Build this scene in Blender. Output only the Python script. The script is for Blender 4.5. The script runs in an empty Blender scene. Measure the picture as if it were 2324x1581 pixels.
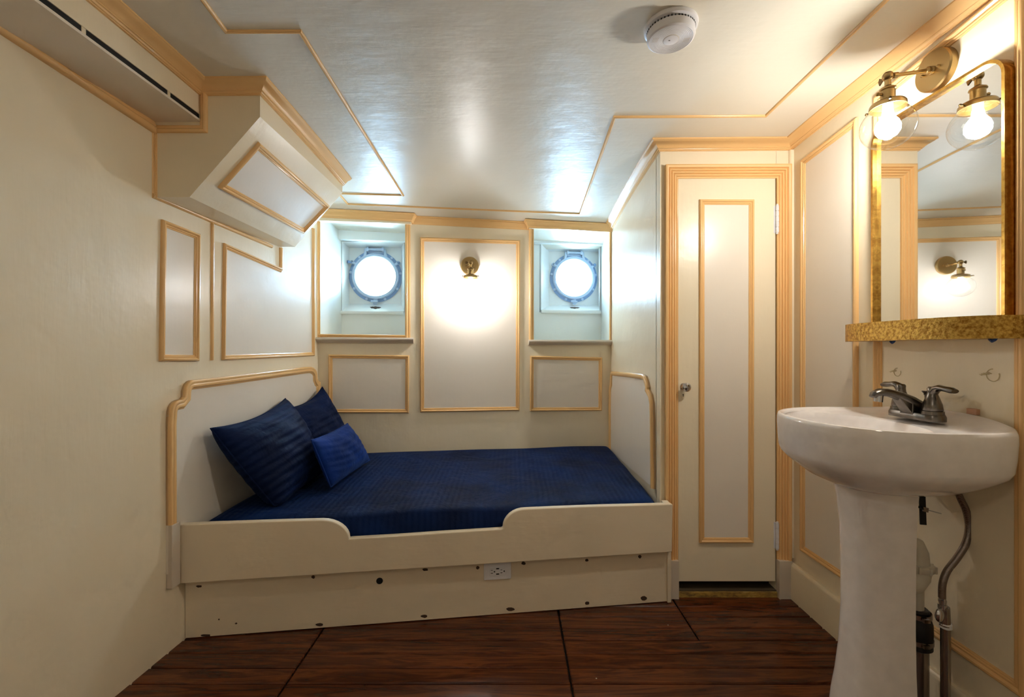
import bpy, bmesh, math, random
from mathutils import Vector, Matrix
random.seed(7)
S = bpy.context.scene
COL = S.collection
PI = math.pi
V = Vector

# ------------------------------------------------------------------ camera
W, H = 2324, 1581
F = 16.0 / 36.0 * W            # focal length in pixels (16 mm lens)
CX, CY, HC = 1162.0, 792.0, 1.14
cam_d = bpy.data.cameras.new('camera')
cam_d.lens = 16.0; cam_d.sensor_width = 36.0; cam_d.sensor_fit = 'HORIZONTAL'
cam_d.shift_y = (CY - H / 2) / W
cam_d.clip_start = 0.02
cam = bpy.data.objects.new('camera', cam_d)
cam.location = (0, 0, HC); cam.rotation_euler = (PI / 2, 0, 0)
COL.objects.link(cam); S.camera = cam

# ------------------------------------------------------------------ world, exposure
wd = bpy.data.worlds.new('daylight'); S.world = wd; wd.use_nodes = True
bg = wd.node_tree.nodes['Background']
bg.inputs[0].default_value = (0.43, 0.71, 1.0, 1); bg.inputs[1].default_value = 72.0
S.view_settings.view_transform = 'Standard'; S.view_settings.look = 'None'
S.view_settings.gamma = 1.0; S.view_settings.exposure = 0.60
S.view_settings.use_curve_mapping = False
try:
    S.cycles.max_bounces = 10; S.cycles.diffuse_bounces = 6; S.cycles.glossy_bounces = 5
    S.cycles.use_adaptive_sampling = True; S.cycles.adaptive_threshold = 0.10; S.cycles.adaptive_min_samples = 16
    S.cycles.transparent_max_bounces = 16; S.cycles.sample_clamp_indirect = 6.0
    S.cycles.caustics_refractive = False; S.cycles.blur_glossy = 0.5
    S.cycles.use_denoising = True
except Exception:
    pass
BULB_RIGHT = 270.0
FILL_STRENGTH = 12.5  # strength of the added fill lamp behind the viewer
BULB_BACK = 160.0

# ------------------------------------------------------------------ materials
def lin(r, g, b):
    f = lambda c: (c / 255 / 12.92) if c / 255 <= 0.04045 else ((c / 255 + 0.055) / 1.055) ** 2.4
    return (f(r), f(g), f(b), 1)

def newmat(name):
    m = bpy.data.materials.new(name); m.use_nodes = True
    nt = m.node_tree; return m, nt, nt.nodes['Principled BSDF']

def coords(nt, scale=(1, 1, 1), rot=(0, 0, 0)):
    tc = nt.nodes.new('ShaderNodeTexCoord'); mp = nt.nodes.new('ShaderNodeMapping')
    nt.links.new(tc.outputs['Object'], mp.inputs['Vector'])
    mp.inputs['Scale'].default_value = scale; mp.inputs['Rotation'].default_value = rot
    return mp.outputs['Vector']

def noise(nt, vec, scale, detail=3, rough=0.5, dist=0.0):
    n = nt.nodes.new('ShaderNodeTexNoise')
    nt.links.new(vec, n.inputs['Vector'])
    n.inputs['Scale'].default_value = scale; n.inputs['Detail'].default_value = detail
    n.inputs['Roughness'].default_value = rough; n.inputs['Distortion'].default_value = dist
    return n.outputs['Fac']

def ramp(nt, fac, stops):
    r = nt.nodes.new('ShaderNodeValToRGB'); nt.links.new(fac, r.inputs['Fac'])
    el = r.color_ramp.elements
    while len(el) < len(stops): el.new(0.5)
    for e, (p, c) in zip(el, stops): e.position = p; e.color = c
    return r.outputs['Color']

def bump(nt, bsdf, h, strength, dist=0.01, prev=None):
    b = nt.nodes.new('ShaderNodeBump'); nt.links.new(h, b.inputs['Height'])
    b.inputs['Strength'].default_value = strength; b.inputs['Distance'].default_value = dist
    if prev: nt.links.new(prev, b.inputs['Normal'])
    nt.links.new(b.outputs['Normal'], bsdf.inputs['Normal'])
    return b.outputs['Normal']

def paint(name, col, rough=0.28, brush=(1, 1, 1), bs=0.25, var=0.06, spec=0.5):
    """brushed enamel paint: faint brush marks and a slightly uneven tint"""
    m, nt, p = newmat(name)
    v = coords(nt)
    a = lin(*col); d = tuple(c * (1 - var) for c in a[:3]) + (1,)
    f = noise(nt, v, 2.2, 4)
    nt.links.new(ramp(nt, f, [(0.3, d), (0.7, a)]), p.inputs['Base Color'])
    p.inputs['Roughness'].default_value = rough
    p.inputs['Specular IOR Level'].default_value = spec
    v2 = coords(nt, brush)
    n1 = bump(nt, p, noise(nt, v2, 60, 3, 0.6), bs * 0.35, 0.003)
    bump(nt, p, noise(nt, v, 9, 3, 0.5), bs, 0.006, n1)
    return m

def metal(name, col, rough, bs=0.0, scale=80, dark=None):
    m, nt, p = newmat(name)
    p.inputs['Metallic'].default_value = 1.0; p.inputs['Roughness'].default_value = rough
    p.inputs['Base Color'].default_value = lin(*col)
    if bs or dark:
        v = coords(nt); f = noise(nt, v, scale, 6, 0.65)
        if dark: nt.links.new(ramp(nt, f, [(0.38, lin(*dark)), (0.6, lin(*col))]), p.inputs['Base Color'])
        if bs: bump(nt, p, f, bs, 0.004)
    return m

def plain(name, col, rough=0.5, spec=0.5):
    m, nt, p = newmat(name)
    v = coords(nt); f = noise(nt, v, 25, 4)
    a = lin(*col); d = tuple(c * 0.93 for c in a[:3]) + (1,)
    nt.links.new(ramp(nt, f, [(0.35, d), (0.65, a)]), p.inputs['Base Color'])
    p.inputs['Roughness'].default_value = rough; p.inputs['Specular IOR Level'].default_value = spec
    return m

M = {}
M['cream'] = paint('cream_enamel', (240, 227, 200), 0.31, (1, 1, 0.12), 0.45)
M['cream_rail'] = paint('cream_rail_paint', (234, 219, 193), 0.36, (0.06, 1, 1), 0.55, 0.1)
M['panel'] = paint('pale_grey_panel_paint', (236, 227, 214), 0.29, (1, 1, 0.12), 0.25)
M['ceiling'] = paint('ceiling_enamel', (230, 224, 210), 0.36, (0.15, 1, 1), 0.5)
M['peach'] = paint('peach_trim_paint', (238, 194, 134), 0.24, (1, 1, 1), 0.10, 0.05)
M['niche'] = paint('niche_daylight_tint', (236, 240, 240), 0.3, (1, 1, 0.2), 0.25)  # cool daylight put into the colour of the likely cream niche
M['plinth'] = paint('greyish_plinth_paint', (214, 202, 186), 0.35, (1, 1, 0.15), 0.4, 0.12)
M['port'] = paint('porthole_grey_paint', (140, 168, 208), 0.4, (1, 1, 1), 0.5, 0.2)
M['portrim'] = paint('porthole_white_paint', (186, 204, 226), 0.35, (1, 1, 1), 0.3, 0.08)
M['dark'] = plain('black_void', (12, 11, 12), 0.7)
M['chip'] = plain('bare_wood_chip', (70, 50, 36), 0.7)
M['white'] = plain('white_plastic', (230, 229, 234), 0.4)
M['brass'] = metal('antique_brass', (172, 146, 100), 0.30, 0.03, 30)
M['brassd'] = metal('dark_brass', (120, 98, 66), 0.34)
M['gold'] = metal('hammered_gold_leaf', (214, 176, 92), 0.30, 0.6, 110, (150, 108, 44))
M['goldsm'] = metal('gold_frame_leaf', (204, 160, 80), 0.26, 0.15, 60, (172, 126, 58))
M['nickel'] = metal('brushed_dark_nickel', (112, 106, 100), 0.26)
M['chrome'] = metal('chrome', (200, 200, 205), 0.10)
M['steel'] = metal('stainless_pipe', (158, 148, 142), 0.24)
M['rubber'] = plain('black_rubber', (18, 18, 20), 0.45)
M['pvc'] = plain('white_pvc', (222, 214, 196), 0.3)
M['porc'] = plain('white_porcelain', (244, 238, 236), 0.06, 0.7)
M['blue'] = plain('blue_putty', (20, 60, 120), 0.5)
M['wood'] = plain('pale_wood_block', (196, 150, 120), 0.5)
M['glue'] = plain('glue_smear', (206, 190, 150), 0.35)

def mirror_mat():
    m, nt, p = newmat('mirror_silver')
    p.inputs['Metallic'].default_value = 1; p.inputs['Roughness'].default_value = 0.015
    p.inputs['Base Color'].default_value = (0.90, 0.92, 0.92, 1); return m
M['mirror'] = mirror_mat()

def glass_mat(name, ior=1.45):
    m = bpy.data.materials.new(name); m.use_nodes = True; nt = m.node_tree
    nt.nodes.clear()
    o = nt.nodes.new('ShaderNodeOutputMaterial'); mx = nt.nodes.new('ShaderNodeMixShader')
    t = nt.nodes.new('ShaderNodeBsdfTransparent'); t.inputs[0].default_value = (0.97, 0.985, 0.99, 1)
    g = nt.nodes.new('ShaderNodeBsdfGlossy'); g.inputs['Roughness'].default_value = 0.02
    lw = nt.nodes.new('ShaderNodeLayerWeight'); lw.inputs['Blend'].default_value = 0.5
    pw = nt.nodes.new('ShaderNodeMath'); pw.operation = 'POWER'; nt.links.new(lw.outputs['Facing'], pw.inputs[0]); pw.inputs[1].default_value = 3.5
    fr = nt.nodes.new('ShaderNodeMath'); fr.operation = 'MULTIPLY_ADD'; nt.links.new(pw.outputs[0], fr.inputs[0]); fr.inputs[1].default_value = 0.7; fr.inputs[2].default_value = 0.06
    nt.links.new(fr.outputs[0], mx.inputs[0]); nt.links.new(t.outputs[0], mx.inputs[1])
    nt.links.new(g.outputs[0], mx.inputs[2]); nt.links.new(mx.outputs[0], o.inputs['Surface'])
    return m
M['glass'] = glass_mat('clear_glass'); M['pane'] = glass_mat('window_glass', 1.3)

def emit(name, col, s):
    m = bpy.data.materials.new(name); m.use_nodes = True; nt = m.node_tree; nt.nodes.clear()
    o = nt.nodes.new('ShaderNodeOutputMaterial'); e = nt.nodes.new('ShaderNodeEmission')
    e.inputs[0].default_value = col; e.inputs[1].default_value = s
    nt.links.new(e.outputs[0], o.inputs['Surface']); return m
M['bulb_r'] = emit('lit_bulb_warm_white', (1.0, 0.95, 0.86, 1), BULB_RIGHT)
M['bulb_b'] = emit('lit_bulb_cool_white', (1.0, 0.97, 0.95, 1), BULB_BACK)

M['fill_glow'] = emit('fill_lamp_glow', (1.0, 0.91, 0.79, 1), FILL_STRENGTH)

def fabric(name, col, ribscale, axis, bs=0.5, sheen=0.3, wob=1.5, col2=None):
    m, nt, p = newmat(name)
    v = coords(nt)
    w = nt.nodes.new('ShaderNodeTexWave'); w.wave_type = 'BANDS'; w.bands_direction = axis
    nt.links.new(v, w.inputs['Vector']); w.inputs['Scale'].default_value = ribscale
    w.inputs['Distortion'].default_value = wob; w.inputs['Detail'].default_value = 2
    w.inputs['Detail Scale'].default_value = 0.8
    a = lin(*col); c2 = lin(*(col2 or [c * 0.75 for c in col]))
    nt.links.new(ramp(nt, noise(nt, v, 5, 4), [(0.35, c2), (0.65, a)]), p.inputs['Base Color'])
    p.inputs['Roughness'].default_value = 0.7; p.inputs['Specular IOR Level'].default_value = 0.12
    p.inputs['Sheen Weight'].default_value = sheen; p.inputs['Sheen Roughness'].default_value = 0.4
    p.inputs['Sheen Tint'].default_value = (0.25, 0.45, 1, 1)
    n0 = bump(nt, p, noise(nt, v, 7, 4, 0.6, 0.6), 0.55, 0.02)
    if ribscale: n0 = bump(nt, p, w.outputs['Fac'], bs, 0.008, n0)
    bump(nt, p, noise(nt, v, 260, 2), 0.15, 0.001, n0)
    return m
M['cover'] = fabric('navy_ribbed_coverlet', (5, 33, 80), 12.5, 'X', 0.22, 0.05, 1.6, (5, 21, 54))
M['sham'] = fabric('navy_ribbed_sham', (7, 28, 70), 9.0, 'Y', 0.6, 0.04, 0.4, (5, 20, 52))
M['lumbar'] = fabric('royal_blue_velvet', (4, 46, 128), 0.0, 'X', 0.0, 0.25)

def floor_mat():
    m, nt, p = newmat('dark_stained_plank')
    v = coords(nt, (0.6, 6, 6))
    f = noise(nt, v, 4.2, 7, 0.6, 2.2)
    c = ramp(nt, f, [(0.25, lin(50, 24, 13)), (0.45, lin(82, 41, 21)), (0.6, lin(112, 60, 30)), (0.78, lin(66, 32, 16))])
    # plank to plank tint
    tc = nt.nodes.new('ShaderNodeTexCoord'); vo = nt.nodes.new('ShaderNodeTexNoise')
    nt.links.new(coords(nt, (1.1, 12.7, 0)), vo.inputs['Vector']); vo.inputs['Scale'].default_value = 1.0
    mx = nt.nodes.new('ShaderNodeMix'); mx.data_type = 'RGBA'; mx.blend_type = 'MULTIPLY'
    mx.inputs['Factor'].default_value = 0.8
    nt.links.new(c, mx.inputs['A'])
    nt.links.new(ramp(nt, vo.outputs['Fac'], [(0.3, (0.45, 0.4, 0.4, 1)), (0.65, (1, 1, 1, 1))]), mx.inputs['B'])
    # stray flecks of pale paint
    vr = nt.nodes.new('ShaderNodeTexVoronoi'); nt.links.new(coords(nt), vr.inputs['Vector']); vr.inputs['Scale'].default_value = 17
    sp = nt.nodes.new('ShaderNodeSeparateColor'); nt.links.new(vr.outputs['Color'], sp.inputs[0])
    m1 = nt.nodes.new('ShaderNodeMath'); m1.operation = 'GREATER_THAN'; nt.links.new(sp.outputs[0], m1.inputs[0]); m1.inputs[1].default_value = 0.80
    m2 = nt.nodes.new('ShaderNodeMath'); m2.operation = 'LESS_THAN'; nt.links.new(vr.outputs['Distance'], m2.inputs[0]); m2.inputs[1].default_value = 0.045
    m3 = nt.nodes.new('ShaderNodeMath'); m3.operation = 'MULTIPLY'; nt.links.new(m1.outputs[0], m3.inputs[0]); nt.links.new(m2.outputs[0], m3.inputs[1])
    m4 = nt.nodes.new('ShaderNodeMix'); m4.data_type = 'RGBA'; nt.links.new(m3.outputs[0], m4.inputs['Factor']); nt.links.new(mx.outputs['Result'], m4.inputs['A']); m4.inputs['B'].default_value = lin(190, 178, 150)
    nt.links.new(m4.outputs['Result'], p.inputs['Base Color'])
    p.inputs['Roughness'].default_value = 0.2; p.inputs['Specular IOR Level'].default_value = 0.35
    n0 = bump(nt, p, f, 0.1, 0.003)
    bump(nt, p, noise(nt, coords(nt), 14, 3), 0.25, 0.004, n0)
    return m
M['floor'] = floor_mat()

def worn_mat():
    m, nt, p = newmat('worn_yellow_threshold')
    f = noise(nt, coords(nt, (.4, 1, 1)), 60, 6, 0.7)
    nt.links.new(ramp(nt, f, [(0.38, lin(120, 92, 48)), (0.55, lin(176, 142, 66)), (0.7, lin(190, 162, 100))]), p.inputs['Base Color'])
    p.inputs['Roughness'].default_value = 0.6; bump(nt, p, f, 0.5, 0.004); return m
M['worn'] = worn_mat()
M['ledge'] = plain('worn_dark_ledge', (84, 72, 54), 0.6)

def hose_mat():
    m, nt, p = newmat('braided_steel_hose')
    p.inputs['Metallic'].default_value = 1; p.inputs['Roughness'].default_value = 0.35
    w = nt.nodes.new('ShaderNodeTexWave'); w.bands_direction = 'DIAGONAL'
    nt.links.new(coords(nt), w.inputs['Vector']); w.inputs['Scale'].default_value = 140
    nt.links.new(ramp(nt, w.outputs['Fac'], [(0.3, lin(128, 117, 110)), (0.7, lin(150, 138, 132))]), p.inputs['Base Color'])
    bump(nt, p, w.outputs['Fac'], 0.25, 0.001); return m
M['hose'] = hose_mat()

# ------------------------------------------------------------------ mesh builder
class MB:
    def __init__(s): s.v = []; s.f = []
    def add(s, vs, fs):
        b = len(s.v); s.v += [V(p) for p in vs]; s.f += [tuple(b + i for i in f) for f in fs]; return s
    def box(s, a, b):
        x0, y0, z0 = a; x1, y1, z1 = b
        return s.hexa([(x0, y0, z0), (x1, y0, z0), (x1, y1, z0), (x0, y1, z0)], [(x0, y0, z1), (x1, y0, z1), (x1, y1, z1), (x0, y1, z1)])
    def hexa(s, lo, hi):
        return s.loft([lo, hi])
    def loft(s, rings, cap0=True, cap1=True, closed=True):
        n = len(rings[0]); vs = [p for r in rings for p in r]; fs = []
        for i in range(len(rings) - 1):
            for j in range(n if closed else n - 1):
                k = (j + 1) % n
                fs.append((i * n + j, i * n + k, (i + 1) * n + k, (i + 1) * n + j))
        if cap0: fs.append(tuple(reversed(range(n))))
        if cap1: fs.append(tuple((len(rings) - 1) * n + j for j in range(n)))
        return s.add(vs, fs)
    def prism(s, poly, vec):
        vec = V(vec); return s.loft([[V(p) for p in poly], [V(p) + vec for p in poly]])
    def cyl(s, p0, p1, r0, r1=None, n=20, cap=True):
        r1 = r0 if r1 is None else r1
        return s.revolve(p0, V(p1) - V(p0), [(0, r0), ((V(p1) - V(p0)).length, r1)], n, cap)
    def revolve(s, p0, axis, prof, n=32, cap=True):
        p0 = V(p0); a = V(axis).normalized()
        t = V((0, 0, 1)) if abs(a.z) < 0.9 else V((1, 0, 0))
        u = a.cross(t).normalized(); w = a.cross(u)
        rings = [[p0 + a * h + (u * math.cos(2 * PI * j / n) + w * math.sin(2 * PI * j / n)) * r for j in range(n)] for h, r in prof]
        return s.loft(rings, cap, cap)
    def tube(s, pts, r, n=12, cap=True):
        pts = [V(p) for p in pts]; R = r if isinstance(r, (list, tuple)) else [r] * len(pts)
        rings = []; prev = None
        for i, p in enumerate(pts):
            t = (pts[min(i + 1, len(pts) - 1)] - pts[max(i - 1, 0)]).normalized()
            if prev is None:
                q = V((0, 0, 1)) if abs(t.z) < 0.9 else V((0, 1, 0)); u = t.cross(q).normalized()
            else: u = (prev - t * prev.dot(t)).normalized()
            prev = u; w = t.cross(u)
            rr = R[i] if isinstance(R[i], (tuple, list)) else (R[i], R[i])
            rings.append([p + u * math.cos(2 * PI * j / n) * rr[0] + w * math.sin(2 * PI * j / n) * rr[1] for j in range(n)])
        return s.loft(rings, cap, cap)
    def ball(s, c, r, n=20, sc=(1, 1, 1)):
        c = V(c); rings = []
        for i in range(1, n // 2):
            t = PI * i / (n // 2)
            rings.append([c + V((math.cos(2 * PI * j / n) * math.sin(t) * r * sc[0], math.sin(2 * PI * j / n) * math.sin(t) * r * sc[1], math.cos(t) * r * sc[2])) for j in range(n)])
        b = len(s.v); s.loft(rings, False, False)
        top = len(s.v); s.v.append(c + V((0, 0, r * sc[2]))); bot = len(s.v); s.v.append(c - V((0, 0, r * sc[2])))
        m = len(rings) - 1
        for j in range(n):
            k = (j + 1) % n; s.f.append((top, b + k, b + j)); s.f.append((bot, b + m * n + j, b + m * n + k))
        return s
    def sweep(s, path, N, prof, closed=False, flip=1):
        """profile (a = across, h = along the normal N) carried along a path with mitred corners"""
        path = [V(p) for p in path]; n = len(path)
        Ns = [V(x).normalized() for x in N] if isinstance(N, list) else [V(N).normalized()] * n
        lat = []
        for i in range(n if closed else n - 1):
            t = (path[(i + 1) % n] - path[i]); nn = Ns[i]
            t = (t - nn * t.dot(nn)).normalized(); lat.append(nn.cross(t) * flip)
        rings = []
        for i in range(n):
            if closed: l1, l2 = lat[i - 1], lat[i]
            else: l1, l2 = lat[max(i - 1, 0)], lat[min(i, n - 2)]
            m = (l1 + l2) / max(1 + l1.dot(l2), 0.25)
            rings.append([path[i] + m * a + Ns[i] * h for a, h in prof])
        k = len(prof)
        if closed: rings.append(rings[0])
        return s.loft(rings, not closed, not closed)
    def build(s, name, mat, parent=None, smooth=40, bevel=0, kind=None):
        me = bpy.data.meshes.new(name)
        off = V((0, 0, 0))
        o = bpy.data.objects.new(name, me)
        if parent is not None:
            p = parent; 
            while p is not None: off += p.location; p = p.parent
        me.from_pydata([tuple(v - off) for v in s.v], [], s.f)
        bm = bmesh.new(); bm.from_mesh(me)
        bmesh.ops.remove_doubles(bm, verts=bm.verts, dist=1e-6)
        bmesh.ops.recalc_face_normals(bm, faces=bm.faces)
        bm.to_mesh(me); bm.free()
        me.materials.append(M[mat] if isinstance(mat, str) else mat)
        if smooth:
            for p in me.polygons: p.use_smooth = True
            me.set_sharp_from_angle(angle=math.radians(smooth))
        COL.objects.link(o)
        if parent is not None: o.parent = parent
        if bevel:
            b = o.modifiers.new('bevel', 'BEVEL'); b.width = bevel; b.segments = 3; b.limit_method = 'ANGLE'; b.angle_limit = math.radians(35)
        if kind: o['kind'] = kind
        return o

def tag(o, label, cat=None, group=None, kind=None):
    o['label'] = label
    if cat: o['category'] = cat
    if group: o['group'] = group
    if kind: o['kind'] = kind
    return o

def thing(name, label, cat, loc, group=None, kind=None):
    o = bpy.data.objects.new(name, None); o.empty_display_size = 0.05
    COL.objects.link(o); o.location = loc
    return tag(o, label, cat, group, kind)

# ------------------------------------------------------------------ measured planes
def ray(x, y): return V(((x - CX) / F, 1.0, -(y - CY) / F))
EYE = V((0, 0, HC))
class Plane:
    def __init__(s, p, n): s.p = V(p); s.n = V(n).normalized()
    def at(s, x, y, off=0.0):
        d = ray(x, y); q = s.p + s.n * off
        return EYE + d * ((q - EYE).dot(s.n) / d.dot(s.n))
def ceil_z(X, Y): return HC + 0.975 + 0.008 * X - 0.0014 * max(Y, 0) ** 4
def ceil_at(x, y, off=0.0):
    d = ray(x, y); a, b = 0.5, 3.6
    g = lambda t: HC + d.z * t - (ceil_z(d.x * t, t) - off)
    for _ in range(60):
        m = (a + b) / 2
        if g(m) > 0: b = m
        else: a = m
    return EYE + d * a
def ceil_n(p):
    return V((0.008, -0.0056 * max(p.y, 0) ** 3, -1)).normalized()

def lwx(Y): return -(1.3855 - 0.055 * Y)
P_LEFT = Plane((lwx(0), 0, 0), (1, -0.055, 0))
RX = 1.293
P_RIGHT = Plane((RX, 0, 0), (-1, 0, 0))
def bky(X): return 3.05 + 0.138 * X
P_BACK = Plane((0, 3.05, 0), (0.138, -1, 0))
DY = 2.104
P_DOOR = Plane((0, DY, 0), (0, -1, 0))
SX = 0.685
P_SIDE = Plane((SX, 0, 0), (-1, 0, 0))
def bedy(X): return 1.960 + 0.132 * X
P_BASE = Plane((0, 1.960, 0), (0.132, -1, 0))
P_RAIL = Plane((0, 1.920, 0), (0.1316, -1, 0))
HB = 0.325                                     # niche depth
P_HULL = Plane((0, 3.05 + HB, 0), (0.138, -1, 0))
GB = 0.13
P_PORT = Plane((0, 3.05 + HB + GB, 0), (0.138, -1, 0))
R = lambda z: HC + z                            # height from eye level

# ------------------------------------------------------------------ room shell
ZT = 2.4
def struct(mb, name, mat, label, cat, parent=None, bevel=0, smooth=40):
    o = mb.build(name, mat, parent, smooth, bevel)
    if parent is None: tag(o, label, cat, None, 'structure')
    return o

# floor: planks in hatch sections
fb = MB()
seamsX = [-1.7, -0.772, 0.202, 0.735, 1.6]
sb_ = MB(); sb_.box((-1.7, -1.4, -0.06), (1.6, 4.0, -0.0125))
gap = 0.0045
pitch = 0.0775; y0 = 1.863
for si in range(4):
    xa, xb = seamsX[si] + 0.003, seamsX[si + 1] - 0.003
    k = -45
    while y0 + k * pitch < 3.2:
        ya = y0 + k * pitch; yb = ya + pitch
        a, b = xa, xb
        if yb < 1.80 and si == 2: b = seamsX[4] - 0.002
        if yb < 1.80 and si == 3: k += 1; continue
        dz = random.uniform(-0.0008, 0.0008)
        e = 0.004
        ya += gap / 2; yb -= gap / 2
        lo = [(a, ya, -0.012), (b, ya, -0.012), (b, yb, -0.012), (a, yb, -0.012)]
        mi = [(a, ya, dz - e), (b, ya, dz - e), (b, yb, dz - e), (a, yb, dz - e)]
        hi = [(a + e, ya + e, dz), (b - e, ya + e, dz), (b - e, yb - e, dz), (a + e, yb - e, dz)]
        fb.loft([lo, mi, hi]); k += 1
fl_ = struct(fb, 'floor', 'floor', 'dark red-brown stained plank floor with seams between hatch sections', 'floor', smooth=0)
sb_.build('subfloor', 'dark', fl_, 0)

# ceiling: cambered deckhead
cb = MB(); nx, ny = 14, 60
g = [[(-1.65 + 3.2 * i / nx, -1.4 + 4.9 * j / ny) for i in range(nx + 1)] for j in range(ny + 1)]
lo = [V((x, y, ceil_z(x, y))) for r in g for x, y in r]; hi = [V((x, y, ZT + 0.1)) for r in g for x, y in r]
n1 = nx + 1; fs = []
for j in range(ny):
    for i in range(nx):
        a = j * n1 + i; fs.append((a, a + 1, a + n1 + 1, a + n1)); b = a + len(lo); fs.append((b, b + n1, b + n1 + 1, b + 1))
for i in range(nx):
    a = i; b = i + len(lo); fs.append((a, b, b + 1, a + 1)); a = ny * n1 + i; b = a + len(lo); fs.append((a, a + 1, b + 1, b))
for j in range(ny):
    a = j * n1; b = a + len(lo); fs.append((a, a + n1, b + n1, b)); a = j * n1 + nx; b = a + len(lo); fs.append((a, b, b + n1, a + n1))
cb.add(lo + hi, fs)
struct(cb, 'ceiling', 'ceiling', 'glossy off-white cambered ceiling curving down towards the portholes', 'ceiling')

b = MB(); b.prism([(lwx(-1.4), -1.4, -0.05), (lwx(3.9), 3.9, -0.05), (lwx(3.9) - 0.08, 3.9, -0.05), (lwx(-1.4) - 0.08, -1.4, -0.05)], (0, 0, ZT + 0.1))
struct(b, 'wall_left', 'cream', 'glossy cream painted wall on the left, behind the headboard', 'wall')
b = MB(); b.box((RX, -1.4, -0.05), (RX + 0.08, 2.6, ZT + 0.05))
struct(b, 'wall_right', 'cream', 'cream painted wall on the right, behind the sink and mirror', 'wall')
b = MB(); b.box((-1.6, -1.48, -0.05), (1.5, -1.4, ZT + 0.05))
struct(b, 'wall_rear', 'cream', 'plain cream wall closing the cabin behind the viewer', 'wall')
# wall with closet door
DL, DR = (1537 - CX) / 491, (1760.5 - CX) / 491
DT, DB = R((792 - 403) / 491), R((792 - 1318) / 491)
b = MB()
b.box((SX, DY, -0.05), (DL - 0.002, DY + 0.06, ZT)); b.box((DR + 0.002, DY, -0.05), (RX, DY + 0.06, ZT)); b.box((DL - 0.002, DY, DT + 0.003), (DR + 0.003, DY + 0.06, ZT))
struct(b, 'wall_closet', 'cream', 'narrow cream wall around the closet door', 'wall')
b = MB(); b.box((SX, DY + 0.055, -0.05), (SX + 0.03, 3.9, ZT))
struct(b, 'wall_bed_end', 'cream', 'glossy cream side wall at the foot of the bed, beside the right porthole', 'wall')
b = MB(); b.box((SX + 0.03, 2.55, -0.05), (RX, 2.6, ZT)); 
struct(b, 'wall_closet_back', 'dark', 'back of the closet, black to stand for the shade seen under the door', 'wall')  # near-black colour stands for the shade inside the closet

# back wall blocks and niche shell
def bp(X, off, z): return (X, bky(X) + off, z)
def blk(mb, X0, X1, z0, z1, o0=0.0, o1=0.95):
    mb.loft([[bp(X0, o0, z0), bp(X1, o0, z0), bp(X1, o1, z0), bp(X0, o1, z0)], [bp(X0, o0, z1), bp(X1, o0, z1), bp(X1, o1, z1), bp(X0, o1, z1)]])
pL1 = P_BACK.at(921, 700).x; pR0 = P_BACK.at(1211, 700).x
zsillL = P_BACK.at(820, 764).z; zsillR = P_BACK.at(1300, 771).z
ztopL = P_BACK.at(830, 505).z; ztopR = P_BACK.at(1300, 521).z
b = MB()
blk(b, -1.32, pL1, -0.05, zsillL); blk(b, pR0, SX + 0.02, -0.05, zsillR); blk(b, pL1, pR0, -0.05, ZT)
blk(b, -1.32, pL1, ztopL, ZT, 0, 0.04); blk(b, pR0, SX + 0.02, ztopR, ZT, 0, 0.04)
zn = R(0.868); blk(b, -1.32, pL1, zn, ZT, 0.035, 0.95); blk(b, pR0, SX + 0.02, zn, ZT, 0.035, 0.95)
struct(b, 'wall_back', 'cream', 'cream panelled wall along the far side of the bed', 'wall')

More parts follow.
